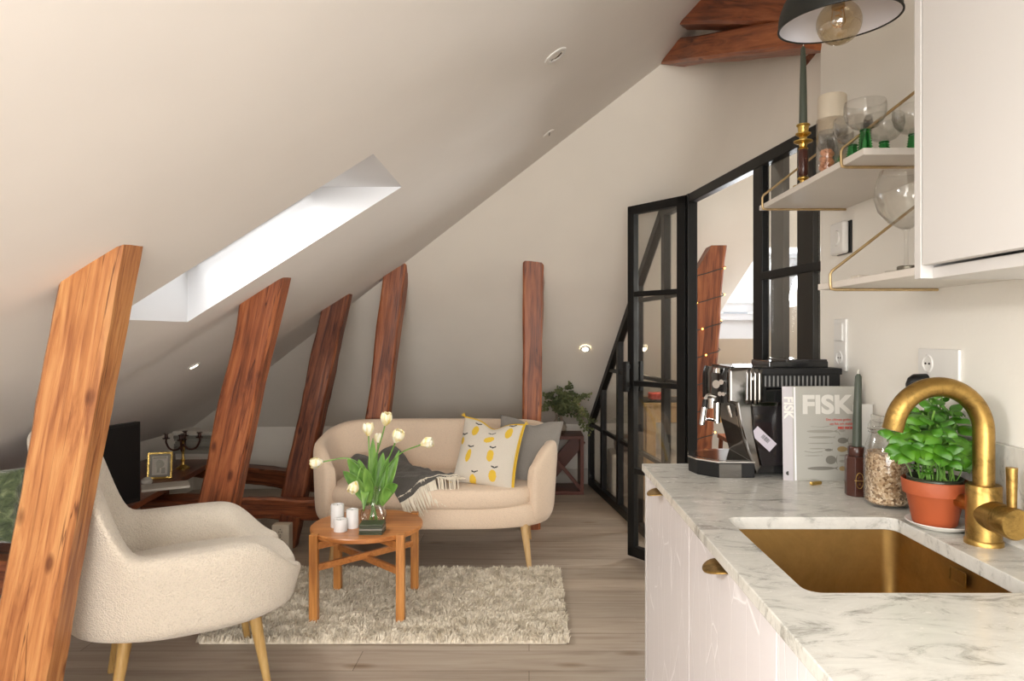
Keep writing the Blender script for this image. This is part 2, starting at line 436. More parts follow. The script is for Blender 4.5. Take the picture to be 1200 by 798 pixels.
def tag(o, label=None, cat=None, group=None, kind=None):
    if label: o['label'] = label
    if cat: o['category'] = cat
    if group: o['group'] = group
    if kind: o['kind'] = kind
    return o
def thing(name, loc, label, cat, group=None, rot=(0, 0, 0)):
    o = bpy.data.objects.new(name, None); COL.objects.link(o); o.location = loc; o.rotation_euler = rot
    o.empty_display_size = .05
    return tag(o, label, cat, group)
def dup(root, loc=None, rot=None, label=None, scale=None):
    r = root.copy(); COL.objects.link(r)
    if loc is not None: r.location = loc
    if rot is not None: r.rotation_euler = rot
    if scale is not None: r.scale = scale
    if label: r['label'] = label
    for ch in list(root.children):
        c = ch.copy(); COL.objects.link(c); c.parent = r
        for g in list(ch.children):
            d = g.copy(); COL.objects.link(d); d.parent = c
    return r
def struct(o): o['kind'] = 'structure'; return o
def text(name, body, size, mat, parent, M4, extrude=.0006, bold=0.0, align='LEFT'):
    cu = bpy.data.curves.new('txt', 'FONT'); cu.body = body; cu.size = size; cu.extrude = extrude
    cu.offset = bold; cu.align_x = align
    to = bpy.data.objects.new('txt', cu); COL.objects.link(to)
    dg = bpy.context.evaluated_depsgraph_get()
    me = bpy.data.meshes.new_from_object(to.evaluated_get(dg)); bpy.data.objects.remove(to)
    me.name = name; me.materials.clear(); me.materials.append(mat)
    me.transform(M4)
    o = bpy.data.objects.new(name, me); COL.objects.link(o); o.parent = parent
    return o
def smooth01(t):
    t = max(0, min(1, t)); return t*t*(3-2*t)
def lerp(a, b, t): return a+(b-a)*t
def plerp(pts, t):
    n = len(pts)-1; k = min(n-1, int(t*n)); u = t*n-k
    return Vector(pts[k]).lerp(Vector(pts[k+1]), u)
def spline(pts, n=40):
    """Catmull-Rom through pts"""
    P = [Vector(p) for p in pts]; P = [P[0]*2-P[1]]+P+[P[-1]*2-P[-2]]; out = []
    segs = len(P)-3
    for i in range(n+1):
        u = i/n*segs; k = min(segs-1, int(u)); t = u-k
        a, b, c, d = P[k:k+4]
        out.append(.5*((2*b)+(c-a)*t+(2*a-5*b+4*c-d)*t*t+(3*b-a-3*c+d)*t*t*t))
    return out

# ------------------------------------------------------------ the room
XL, YB, ZK = -2.91, 5.90, .536      # left knee wall, back-left corner, knee height
SL, SB = .63, .96                   # left and back roof pitch
XW, YE = 1.025, 2.40                # kitchen wall and where it ends
ZC = 3.10
def zL(X): return ZK+SL*(X-XL)
def backY(X): return YB+.067*(X-XL)
def PX(Y): return 1.43-.144*Y       # glass partition line

MB().box((-3.1, -2.4, -.12), (4.2, 7.2, 0)).build('floor', M['floor']); struct(bpy.data.objects['floor'])
# left roof slope with the roof window opening
HX0, HX1, HY0, HY1 = -1.544, -.575, 2.52, 3.085
m = MB()
xs = [XL, HX0, HX1, XL+(ZC-ZK)/SL]; ys = [-2.3, -.30, .40, HY0, HY1, 6.6]
for i in range(3):
    for j in range(5):
        if i == 1 and j in (1, 3): continue
        a, b, c, d = xs[i], xs[i+1], ys[j], ys[j+1]
        m.quad((a, c, zL(a)), (b, c, zL(b)), (b, d, zL(b)), (a, d, zL(a)))
o = m.build('ceiling', M['ceil'], weld=True); struct(o)
# roof window: vertical lower reveal, level upper reveal
ZR, XR = .26, .26/SL
e = .045
def roof_window(k, HY0, HY1):
    m = MB()
    b0, b1 = zL(HX0), zL(HX1)
    WX0, WX1, WZ0 = HX0, HX1-XR, b0+ZR
    m.quad((HX0, HY0, b0), (HX0, HY1, b0), (HX0, HY1, b0+ZR), (HX0, HY0, b0+ZR))
    m.quad((HX1, HY0, b1), (HX1, HY1, b1), (HX1-XR, HY1, b1), (HX1-XR, HY0, b1))
    for Y in (HY0, HY1):
        m.quad((HX0, Y, b0), (HX1, Y, b1), (HX1-XR, Y, b1), (HX0, Y, b0+ZR))
    win1 = struct(m.build('window_%d' % k, M['reveal'], weld=True))
    m = MB()
    p = lambda x, y, dz=0: (x, y, WZ0+SL*(x-WX0)+dz)
    m.bar(p(WX0, HY0+e/2), p(WX1, HY0+e/2), e, .05); m.bar(p(WX0, HY1-e/2), p(WX1, HY1-e/2), e, .05)
    m.bar(p(WX0+e/2, HY0), p(WX0+e/2, HY1), e, .05); m.bar(p(WX1-e/2, HY0), p(WX1-e/2, HY1), e, .05)
    m.build('window_frame', M['reveal'], win1)
    MB().quad(p(WX0, HY0, .02), p(WX1, HY0, .02), p(WX1, HY1, .02), p(WX0, HY1, .02)).build('window_pane', M['pane'], win1)
roof_window(1, HY0, HY1); roof_window(6, -.30, .40)  # second one is out of view, added to let in more light

# knee walls with a moulded cap and baseboard
kw = MB()
kw.box((XL-.1, -2.3, 0), (XL, 6.6, ZK+.02)); struct(kw.build('wall_left', M['wall']))
kb = MB(); kb.prism([(XL-.1, backY(XL-.1)), (4.0, backY(4.0)), (4.0, backY(4.0)+.1), (XL-.1, backY(XL-.1)+.1)], 0, ZK, 'Z')
struct(kb.build('wall_back_knee', M['wall']))
kb = MB(); kb.prism([(XL, backY(XL)-.014), (PX(6.13), backY(.55)-.014), (PX(6.13), backY(.55)), (XL, backY(XL))], 0, .14, 'Z')
struct(kb.build('baseboard_back', M['skirt'], bevel=.003))
kb = MB(); kb.box((XL, -2.3, 0), (XL+.014, YB-.01, .14)); struct(kb.build('baseboard_left', M['skirt'], bevel=.003))

# back slope: plastered surface running from the hip to the partition and over its header
def hip(z):
    # left plane meets back plane
    X = XL+(z-ZK)/SL
    # z = ZK + SB*(backY(X)-Y)
    return Vector((X, backY(X)-(z-ZK)/SB, z))
ZP = 2.11
def partY(z): return 6.13-(z-ZK)*(6.13-4.2)/(ZP-ZK)
def partP(z): return Vector((PX(partY(z)), partY(z), z))
m = MB()
def patchA(u, v):
    z = lerp(ZK, ZP, v); a, b = hip(z), partP(z)
    X = lerp(a.x, b.x, u); Yp = backY(X)-(z-ZK)/SB
    bend = smooth01((u-.45)/.55)
    Ye = b.y-(backY(b.x)-(z-ZK)/SB)
    return (X, Yp+Ye*bend*(.5+.5*u), z)
m.grid(patchA, 40, 24)
Q = Vector((PX(YE), YE, 2.12)); T = Vector((1.2, YE+.0, ZC+.05)); H3 = hip(ZC)
def bottom(s):
    if s < .5: return Vector(patchA(s*2, 1))
    return partP(ZP).lerp(Q, (s-.5)*2)
def top(s):
    if s < .62: return hip(lerp(ZP, ZC, s/.62))
    return H3.lerp(T, (s-.62)/.38)
m.grid(lambda u, v: bottom(u).lerp(top(u), v), 80, 24)
o = m.build('wall_back', M['wall'], smooth=True, auto=0, weld=True); struct(o)
bm = bmesh.new(); bm.from_mesh(o.data)
inner = [v for v in bm.verts if not v.is_boundary]
for _ in range(350): bmesh.ops.smooth_vert(bm, verts=inner, factor=.5, use_axis_x=True, use_axis_y=True, use_axis_z=True)
bm.to_mesh(o.data); bm.free()

# flat ceiling strip, kitchen wall, rear wall with windows
struct(MB().box((1.1, -2.3, ZC), (4.1, 6.8, ZC+.1)).build('ceiling_flat', M['ceil']))
m = MB()      # unseen side window opening behind the camera, added to light the left slope
m.box((XW, -.48, 0), (XW+.25, YE, ZC)); m.box((XW, -2.3, 0), (XW+.25, -2.02, ZC)); m.box((XW, -2.02, 0), (XW+.25, -.48, .88)); m.box((XW, -2.02, 2.22), (XW+.25, -.48, ZC))
struct(m.build('wall_right', M['kwall'], weld=True))
m = MB()
for y in (-1.99, -1.25, -.51): m.bar((XW+.1, y, .88), (XW+.1, y, 2.22), .06, .06)
for z in (.91, 2.19): m.bar((XW+.1, -2.02, z), (XW+.1, -.48, z), .06, .06)
w4 = struct(m.build('window_4', M['cab']))
MB().box((XW+.098, -2.02, .88), (XW+.102, -.48, 2.22)).build('window_pane', M['pane'], w4)
struct(MB().box((XW+.25, YE-.1, 0), (4.0, YE, ZC)).build('wall_bedroom_front', M['wall']))
m = MB()
m.box((XL-.1, -2.3, 0), (XW, -2.2, .65)); m.box((XL-.1, -2.3, .65), (-1.95, -2.2, 3.1)); m.box((.75, -2.3, .65), (XW, -2.2, 3.1)); m.box((-1.95, -2.3, 2.25), (.75, -2.2, 3.1))
struct(m.build('wall_front', M['wall']))
m = MB()
for x0, x1 in ((-1.95, -.62), (-.58, .75)):
    for a, b in (((x0, .68), (x1, .68)), ((x0, 2.22), (x1, 2.22)), ((x0+.03, .65), (x0+.03, 2.25)), ((x1-.03, .65), (x1-.03, 2.25))):
        m.bar((a[0], -2.26, a[1]), (b[0], -2.26, b[1]), .06, .06, up=(0, 1, 0))
w2 = struct(m.build('window_2', M['cab']))
MB().box((-1.95, -2.262, .65), (.75, -2.258, 2.25)).build('window_pane', M['pane'], w2)

# bedroom beyond the glass: its own roof slope, window and end wall
P0 = partP(ZK); P1 = partP(ZP); ud = (P1-P0).normalized(); vd = Vector((1, .144, 0)).normalized(); nrm = ud.cross(vd).normalized()
CAMP = Vector((0, 0, CZ))
def on_plane(x, y, P=P0, n=nrm):
    d = px(x, y, 1.0)-CAMP; k = (P-CAMP).dot(n)/d.dot(n); return CAMP+d*k
BL, BR = on_plane(824, 397), on_plane(897, 397)
TL, TR = on_plane(892.5, 290), on_plane(965, 290)
def pl(a, b): return P0+ud*a+vd*b
def uv(P): return ((P-P0).dot(ud), (P-P0).dot(vd))
# rectangular opening in slope coordinates, following the measured corners
m = MB()
UA = 5.2
corners = [pl(-.05, -.02), pl(-.05, 3.6), pl(UA, 3.6), pl(UA, 1.3)]
aP = (P1-P0).length
hole = [BL, BR, TR, TL]
for i in range(3):
    m.quad(corners[i], corners[i+1], hole[i+1], hole[i])
m.add([corners[3], pl(aP+.1, .16), TL], [(0, 1, 2)]); m.add([pl(aP+.1, .16), pl(aP, -.02), BL, TL], [(0, 1, 2, 3)]); m.add([pl(aP, -.02), corners[0], BL], [(0, 1, 2)])
struct(m.build('ceiling_bedroom', M['wall'], weld=True))
m = MB()
up = Vector((0, 0, .17))
back = Vector((0.0, .42, .0))
BL2, BR2 = BL+up, BR+up
TL2, TR2 = TL+back, TR+back
m.quad(BL, BR, BR2, BL2); m.quad(TL, TR, TR2, TL2); m.quad(BL, TL, TL2, BL2); m.quad(BR, TR, TR2, BR2)
w3 = struct(m.build('window_3', M['reveal'], weld=True))
m = MB()
for a, b in ((BL2, BR2), (BR2, TR2), (TR2, TL2), (TL2, BL2)): m.bar(a, b, .09, .05)
sp = BL2.lerp(TL2, .16); sq = BR2.lerp(TR2, .16); m.bar(sp, sq, .03, .07)
m.build('window_frame', M['reveal'], w3)
MB().quad(BL2, BR2, TR2, TL2).build('window_pane', M['pane'], w3)
m = MB(); m.box((3.5, 2.3, 0), (3.6, 3.0, ZC)); m.box((3.5, 4.4, 0), (3.6, 6.6, ZC)); m.box((3.5, 3.0, 0), (3.6, 4.4, .85)); m.box((3.5, 3.0, 2.15), (3.6, 4.4, ZC))  # unseen opening added to let light into the bedroom
struct(m.build('wall_bedroom_right', M['wall'], weld=True))
m = MB()
for y in (3.03, 3.7, 4.37): m.bar((3.55, y, .85), (3.55, y, 2.15), .06, .06)
for z in (.88, 2.12): m.bar((3.55, 3.0, z), (3.55, 4.4, z), .06, .06)
w5 = struct(m.build('window_5', M['cab'])); MB().box((3.548, 3.0, .85), (3.552, 4.4, 2.15)).build('window_pane', M['pane'], w5)

# ------------------------------------------------------------ roof timbers
def timber(name, p, q, w, d, mat, label, cat='wooden post', seed=1, group=None, warp=.006, up=(0, 1, 0), nseg=26):
    """irregular hewn beam from p to q in its own frame: local Z is its length, local X its width"""
    p, q = Vector(p), Vector(q); L = (q-p).length; zax = (q-p).normalized()
    yax = Vector(up); yax = (yax-zax*yax.dot(zax)).normalized(); xax = yax.cross(zax)
    mat4 = Matrix((xax, yax, zax)).transposed().to_4x4(); mat4.translation = p
    rnd = random.Random(seed); m = MB()
    ring = []
    c = .012
    base = [(-w/2+c, -d/2), (0, -d/2), (w/2-c, -d/2), (w/2, -d/2+c), (w/2, 0), (w/2, d/2-c), (w/2-c, d/2), (0, d/2), (-w/2+c, d/2), (-w/2, d/2-c), (-w/2, 0), (-w/2, -d/2+c)]
    def pt(u, v):
        k = int(round(u*12)) % 12; z = v*L; x, y = base[k]
        nx = noise.noise(Vector((x*7+seed*3.1, y*7, z*2.6)))*warp*2+noise.noise(Vector((x*20+seed, y*20, z*11)))*warp*.8
        ny = noise.noise(Vector((x*7+seed*5.7+9, y*7, z*2.6)))*warp*2
        return (x+nx, y+ny, z)
    m.grid(pt, 12, nseg, closeu=True)
    n0 = len(m.v)
    m.f.append(tuple(range(11, -1, -1))); m.mi.append(0)
    m.f.append(tuple(range(nseg*12, nseg*12+12))); m.mi.append(0)
    o = m.build(name, mat, smooth=True, auto=30)
    o.matrix_world = mat4
    return tag(o, label, cat, group)
def cut(o, co, no):
    """saw the timber off along a roof plane, a centimetre inside the plaster"""
    inv = o.matrix_world.inverted(); co = inv @ (Vector(co)); no = (inv.to_3x3() @ Vector(no)).normalized()
    bm = bmesh.new(); bm.from_mesh(o.data)
    r = bmesh.ops.bisect_plane(bm, geom=bm.verts[:]+bm.edges[:]+bm.faces[:], plane_co=co, plane_no=no, clear_outer=True)
    ed = [e for e in r['geom_cut'] if isinstance(e, bmesh.types.BMEdge)]
    bmesh.ops.edgeloop_fill(bm, edges=ed)
    bmesh.ops.recalc_face_normals(bm, faces=bm.faces)
    bm.to_mesh(o.data); bm.free()
    return o
LP_CO, LP_NO = (XL, 0, ZK+.012), (-SL, 0, 1)
BP_CO, BP_NO = (XL, YB, ZK+.015), (-.067*SB, SB, 1)
# row of raking posts under the left slope
timber('wooden_post', (-1.583, 2.075, 0), (-1.583+.18*1.72, 2.075, 1.72), .175, .11, M['beam_light'],
       'thick orange-brown timber post in the foreground in front of the armchair', seed=3, group='raking timber posts', warp=.004)
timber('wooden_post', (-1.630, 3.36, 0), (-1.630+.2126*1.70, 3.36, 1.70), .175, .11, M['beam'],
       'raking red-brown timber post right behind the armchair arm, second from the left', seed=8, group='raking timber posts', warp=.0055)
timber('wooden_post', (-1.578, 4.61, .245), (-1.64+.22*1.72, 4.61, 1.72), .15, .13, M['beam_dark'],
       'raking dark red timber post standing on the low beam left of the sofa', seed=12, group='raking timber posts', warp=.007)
timber('wooden_post', (-1.145, 4.76, 0), (-1.145+.122*2.0, 4.76, 2.0), .155, .13, M['beam'],
       'slightly raking red-brown timber post behind the left end of the sofa', seed=17, group='raking timber posts', warp=.0055)
timber('wooden_post', (.008, 4.75, 0), (.035, 4.75, 2.12), .135, .13, M['beam'],
       'upright cracked red-brown timber post behind the right end of the sofa', seed=21, group='raking timber posts', warp=.0055)
for k, o in enumerate([x for x in COL.objects if x.name.startswith('wooden_post')]):
    if k < 4: cut(o, LP_CO, LP_NO)
    if k >= 3: cut(o, BP_CO, BP_NO)
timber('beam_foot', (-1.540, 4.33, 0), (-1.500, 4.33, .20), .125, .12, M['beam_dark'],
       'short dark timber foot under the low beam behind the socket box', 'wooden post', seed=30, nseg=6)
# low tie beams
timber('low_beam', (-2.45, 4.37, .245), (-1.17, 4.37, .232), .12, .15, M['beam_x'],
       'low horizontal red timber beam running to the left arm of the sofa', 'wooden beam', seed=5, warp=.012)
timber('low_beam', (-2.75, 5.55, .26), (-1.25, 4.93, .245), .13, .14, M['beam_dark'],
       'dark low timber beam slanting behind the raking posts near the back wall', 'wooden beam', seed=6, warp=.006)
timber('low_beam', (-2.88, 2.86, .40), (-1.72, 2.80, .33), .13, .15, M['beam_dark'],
       'dark red low beam at the left edge behind the foreground post', 'wooden beam', seed=7, warp=.005)
# collar beams above the glass partition
d2 = Vector((.212, -1.27, -.45))
timber('roof_beam', Vector((.78, 3.80, 2.895))-d2*.12, Vector((.78, 3.80, 2.895))+d2*1.12, .14, .11, M['beam'],
       'lower red-brown roof beam above the door, its tip at the slope corner', 'wooden beam', seed=41, warp=.006, up=(0, .35, 1), group='roof beams')
a1, b1_ = px(800, 17, 3.36), px(935, 17, 2.62)
timber('roof_beam', a1+(a1-b1_)*.25, b1_+(b1_-a1)*.32, .15, .11, M['beam_x'],
       'upper red-brown roof beam running behind the black pendant lamp', 'wooden beam', seed=44, warp=.006, up=(0, .2, 1), group='roof beams')
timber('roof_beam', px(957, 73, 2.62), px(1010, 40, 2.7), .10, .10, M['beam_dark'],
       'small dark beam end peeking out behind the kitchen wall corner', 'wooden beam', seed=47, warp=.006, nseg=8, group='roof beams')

# ------------------------------------------------------------ glass partition and folding door
part = thing('glass_partition', (PX(4.2), 4.2, 0), 'black steel framed glass partition with a slanted top following the roof slope', 'glass partition')
part.location = (0, 0, 0)
def PP(Y, z, off=0): 
    n = Vector((1, .144, 0)).normalized()
    return Vector((PX(Y), Y, z))+n*off
TK = .045
bars = []
def pbar(name, a, b, w=.045, d=.045, mat='black', side=None):
    m = MB(); m.bar(a, b, w, d, up=(1, .144, 0)); return m.build(name, M[mat], part, bevel=.004)
def ztop(Y): return ZK+(6.13-Y)*(ZP-ZK)/(6.13-4.2)
pbar('slanted_rail', PP(6.10, ZK+.0), PP(4.2, ZP-.03), .06, .05)
pbar('sill_rail', PP(6.08, .03), PP(3.77, .03), .06, .05)
pbar('sill_rail', PP(3.0, .03), PP(2.40, .03), .06, .05)
pbar('header_rail', PP(4.22, ZP-.025), PP(2.42, ZP-.025), .05, .045)
pbar('end_stile', PP(6.08, 0), PP(6.08, .56), .06, .05)
for Y, wd in ((5.65, .05), (5.16, .06), (4.68, .05), (4.15, .06)):
    pbar('mullion', PP(Y, .03), PP(Y, min(ztop(Y), ZP)-.03), wd, .045)
pbar('door_post', PP(3.755, 0), PP(3.755, ZP), .06, .055)
pbar('door_post', PP(2.955, 0), PP(2.955, ZP), .085, .035)
pbar('wide_post', PP(2.585, 0), PP(2.585, ZP), .115, .03, 'frame_brown')
pbar('mullion', PP(2.85, .03, .03), PP(2.85, ZP, .03), .105, .03, 'frame_brown')
pbar('glazing_bar', PP(6.08, .54), PP(3.78, .54), .028, .03)
pbar('glazing_bar', PP(5.50, 1.056), PP(3.78, 1.056), .028, .03)
pbar('glazing_bar', PP(4.86, 1.572), PP(3.78, 1.572), .028, .03)
for z in (.54, 1.056, 1.59):
    pbar('glazing_bar', PP(2.93, z), PP(2.42, z), .035, .035)
def gpane(pts):
    m = MB(); n = Vector((1, .144, 0)).normalized()*.003; k = len(pts)
    P = [Vector(p)-n for p in pts]+[Vector(p)+n for p in pts]
    m.add(P, [tuple(range(k-1, -1, -1)), tuple(range(k, 2*k))]+[(i, (i+1) % k, (i+1) % k+k, i+k) for i in range(k)])
    return m.build('glass_pane', M['pane'], part)
for a, b in ((6.06, 5.65), (5.65, 5.16), (5.16, 4.68), (4.68, 4.2), (4.15, 3.78)):
    gpane([PP(a, .04), PP(b, .04), PP(b, min(ZP, ztop(b))-.04), PP(a, min(ZP, ztop(a))-.04)])
gpane([PP(2.94, .04), PP(2.42, .04), PP(2.42, ZP-.05), PP(2.94, ZP-.05)])

hinge, free = Vector((.872, 3.755, 0)), Vector((.606, 4.10, 0))
door = bpy.data.objects.new('door_1', None); COL.objects.link(door); door.location = hinge
struct(door)
dv = (free-hinge); L = dv.length; door.rotation_euler = (0, 0, math.atan2(dv.y, dv.x))
ZD0, ZD1 = .02, 2.105
m = MB()
def dbar(a, b, w=.05, d=.045): m.bar((a[0], 0, a[1]), (b[0], 0, b[1]), w, d, up=(0, 1, 0))
dbar((.03, ZD0), (.03, ZD1), .06); dbar((L-.025, ZD0), (L-.025, ZD1), .05)
dbar((0, ZD0+.03), (L, ZD0+.03), .06); dbar((0, ZD1-.025), (L, ZD1-.025), .05)
for z in (.53, 1.05, 1.58): dbar((.03, z), (L-.03, z), .03, .035)
m.build('door_frame', M['black'], door, bevel=.004)
MB().box((.05, -.003, .05), (L-.04, .003, ZD1-.04)).build('glass_pane', M['pane'], door)
m = MB(); m.box((L-.04, -.075, 1.0), (L-.01, -.045, 1.18)); m.box((L-.032, -.05, 1.02), (L-.018, -.02, 1.04)); m.box((L-.032, -.05, 1.14), (L-.018, -.02, 1.16))
m.box((L-.04, .045, 1.0), (L-.01, .075, 1.18)); m.box((L-.032, .02, 1.02), (L-.018, .05, 1.04)); m.box((L-.032, .02, 1.14), (L-.018, .05, 1.16))
m.build('door_handle', M['black'], door, bevel=.003)
m = MB(); m.cyl((-.004, -.03, 1.84), (-.004, -.03, 1.94), .01); m.cyl((-.004, -.03, .3), (-.004, -.03, .4), .01)
m.build('hinge', M['black'], door, smooth=True)

# ------------------------------------------------------------ recessed spots
def spot(P, n, label, r=.045, lit=True, group=None):
    n = Vector(n).normalized(); q = n.to_track_quat('Z', 'Y')
    s = thing('recessed_spotlight', P, label, 'ceiling spotlight', 'recessed ceiling spots'); s.rotation_mode = 'QUATERNION'; s.rotation_quaternion = q
    MB().lathe([(r*.62, .002), (r*.62, .004), (r*.8, .007), (r, .004), (r, -.004)], n=32, cap=False).build('ring', M['white'], s, smooth=True)
    MB().lathe([(r*.62, .003), (r*.45, -.0), (.001, -.001)], n=24, cap=False).build('bulb', M['lamp_on'] if lit else M['chrome'], s, smooth=True)
    if lit:
        l = bpy.data.lights.new('spot', 'SPOT'); l.energy = 3.0; l.color = (1, .8, .55); l.spot_size = R(100); l.spot_blend = .6; l.shadow_soft_size = .03
        lo = bpy.data.objects.new('bulb_light', l); COL.objects.link(lo); lo.parent = s; lo.location = (0, 0, .03); lo.rotation_euler = (R(180), 0, 0)
nl = Vector((SL, 0, -1)).normalized()
def on_left(x, y): return on_plane(x, y, Vector((XL, 0, ZK)), nl)
spot(on_left(651, 65), nl, 'unlit white recessed spot high on the slope, near the roof beams', .05, lit=False)
spot(on_left(227, 429), nl, 'lit recessed spot low on the left slope between the first two posts', .038)
nb = Vector((-.067*SB, -SB, -1)).normalized() * 1
nb = Vector((.06, -SB, -1)).normalized()
pb = Vector(patchA(.93, .32))
def on_patch(x, y):
    best = None
    for i in range(60, 200):
        for j in range(0, 120):
            P = Vector(patchA(i/200, j/120)); qx = VX+F*P.x/P.y; qy = VY-F*(P.z-CZ)/P.y
            e = (qx-x)**2+(qy-y)**2
            if best is None or e < best[0]: best = (e, i/200, j/120)
    _, u, v = best
    P = Vector(patchA(u, v)); a = Vector(patchA(min(1, u+.02), v))-P; b = Vector(patchA(u, v+.02))-P
    n = a.cross(b).normalized()
    if n.z > 0: n = -n
    return P, n
Psp, nsp = on_patch(686, 408)
spot(Psp+nsp*.004, nsp, 'lit recessed spot on the back slope beside the glass partition', .038)
spot(on_plane(753, 409)+Vector((0, -.005, -.005)), -nrm if nrm.z > 0 else nrm, 'lit recessed spot seen through the open glass door leaf', .035)
# small flat sensor on the slope
sn = on_left(643, 156); q = nl.to_track_quat('Z', 'Y')
vt = thing('ceiling_vent', sn, 'small pale slotted vent on the slope below the unlit spot', 'vent'); vt.rotation_mode = 'QUATERNION'; vt.rotation_quaternion = q
MB().lathe([(.001, .006), (.03, .006), (.036, .003), (.036, -.003)], n=28, cap=False).build('vent_disc', M['ceil'], vt, smooth=True)
MB().box((-.026, -.004, .005), (.026, .004, .008)).build('slot', M['pewter'], vt)

# ------------------------------------------------------------ sofa, armchair: upholstered shells
def shell(stations, prof_n=20):
    """stations: (x, y, nx, ny, thick, zbottom, ztop, lean) along a U; returns MB with rounded ends"""
    m = MB(); rings = []
    for (x, y, nx, ny, t, zb, zt, lean) in stations:
        ring = []
        for k in range(prof_n):
            a = 2*math.pi*k/prof_n
            ca, sa = math.cos(a), math.sin(a)
            ex = 2/4.6
            px_ = math.copysign(abs(ca)**(2/3.2), ca)*t/2
            pz = math.copysign(abs(sa)**ex, sa)
            z = (zb+zt)/2+pz*(zt-zb)/2
            h = (z-zb)/max(.001, zt-zb)
            off = px_+lean*h*h
            ring.append(Vector((x+nx*off, y+ny*off, z)))
        rings.append(ring)
    def shrink(r, f, push):
        c = sum(r, Vector())/len(r); return [c+(p-c)*f+push for p in r]
    d0 = (sum(rings[0], Vector())-sum(rings[1], Vector()))/prof_n; d0.z = 0; d0.normalize()
    d1 = (sum(rings[-1], Vector())-sum(rings[-2], Vector()))/prof_n; d1.z = 0; d1.normalize()
    t = stations[0][4]
    A = [shrink(rings[0], .45, d0*t*.42), shrink(rings[0], .80, d0*t*.34), shrink(rings[0], .95, d0*t*.18)]
    B = [shrink(rings[-1], .95, d1*t*.18), shrink(rings[-1], .80, d1*t*.34), shrink(rings[-1], .45, d1*t*.42)]
    rings = A+rings+B
    vs = [v for r in rings for v in r]; n = prof_n; fs = []
    for i in range(len(rings)-1):
        for k in range(n):
            k2 = (k+1) % n; fs.append((i*n+k, i*n+k2, (i+1)*n+k2, (i+1)*n+k))
    fs.append(tuple(range(n-1, -1, -1))); fs.append(tuple(range((len(rings)-1)*n, len(rings)*n)))
    return m.add(vs, fs)
def cushion(fn_out, z0, z1, n=48, rows=10, crown=.02, edge=.35):
    """rounded slab; fn_out(angle)->(x, y) outline"""
    m = MB(); vs = []; fs = []
    c = Vector((0, 0, 0))
    outline = [Vector((*fn_out(2*math.pi*k/n), 0)) for k in range(n)]
    cen = sum(outline, Vector())/n
    h = z1-z0
    prof = [(0.0, -1)]+[(.55, -1), (.85, -.97)]
    for k in range(9):
        a = -math.pi/2+math.pi*k/8
        prof.append((1-edge*h*(1-math.cos(a))*1.3, math.sin(a)))
    prof += [(.85, 1.0+crown/h), (.6, 1+crown*1.8/h), (.3, 1+crown*2.0/h), (0, 1+crown*2.1/h)]
    for s_, zz in prof[1:-1]:
        for o in outline:
            p = cen+(o-cen)*s_; vs.append((p.x, p.y, (z0+z1)/2+zz*h/2))
    R_ = len(prof)-2
    for i in range(R_-1):
        for k in range(n):
            k2 = (k+1) % n; fs.append((i*n+k, i*n+k2, (i+1)*n+k2, (i+1)*n+k))
    b = len(vs); vs.append((cen.x, cen.y, z0)); vs.append((cen.x, cen.y, z1+crown*1.05))
    for k in range(n):
        k2 = (k+1) % n
        fs.append((b, k2, k)); fs.append((b+1, (R_-1)*n+k, (R_-1)*n+k2))
    return m.add(vs, fs)

# ---- sofa: local x along width, y depth (front at -y), centre of the seat
sofa = thing('sofa', (-.567, 4.21, 0), 'beige two-seat tub sofa with tapered beech legs', 'sofa')
SW, SD = .675, .30
def sup(a, w_, d_, e_=3.2):
    c, s_ = math.cos(a), math.sin(a)
    return (math.copysign(abs(c)**(2/e_), c)*w_, math.copysign(abs(s_)**(2/e_), s_)*d_)
st = []
N = 44
for k in range(N+1):
    u = k/N
    # U path: right arm front -> back -> left arm front
    a = lerp(-.62, math.pi+.62, u)
    x, y = sup(a, SW, .33, 3.4)
    x2, y2 = sup(a+.01, SW, .33, 3.4); tx, ty = x2-x, y2-y; l = math.hypot(tx, ty); nx, ny = ty/l, -tx/l
    side = min(u, 1-u)
    zt = lerp(.690, .778, smooth01((side-.07)/.26))
    if side < .10: zt -= .10*(1-side/.10)**2
    th = lerp(.088, .12, smooth01(side/.3))
    st.append((x, y, nx, ny, th, .25, zt, lerp(.0, .05, smooth01(side/.25))))
shell(st).build('backrest', M['sofa'], sofa, smooth=True, subsurf=1)
def base_out(a):
    x, y = sup(a, .715, .365, 3.4); return (x*(1-.04*smooth01(-y/.4)), y)
cushion(base_out, .235, .365, n=64, crown=.0, edge=.25).build('seat_base', M['sofa'], sofa, smooth=True, subsurf=1)
def seat_out(a):
    x, y = sup(a, .615, .335, 3.6); return (x, y-.045)
cushion(seat_out, .352, .46, n=64, crown=.012, edge=.42).build('seat_cushion', M['sofa'], sofa, smooth=True, subsurf=1)
for sx, sy in ((1, -1), (-1, -1), (1, 1), (-1, 1)):
    m = MB(); tx, ty = sx*.535, sy*.25-.02
    m.tube([(tx, ty, .27), (tx+sx*.035, ty+sy*.04, 0)], [.026, .0135], 20)
    m.build('leg', M['oakleg'], sofa, smooth=True)

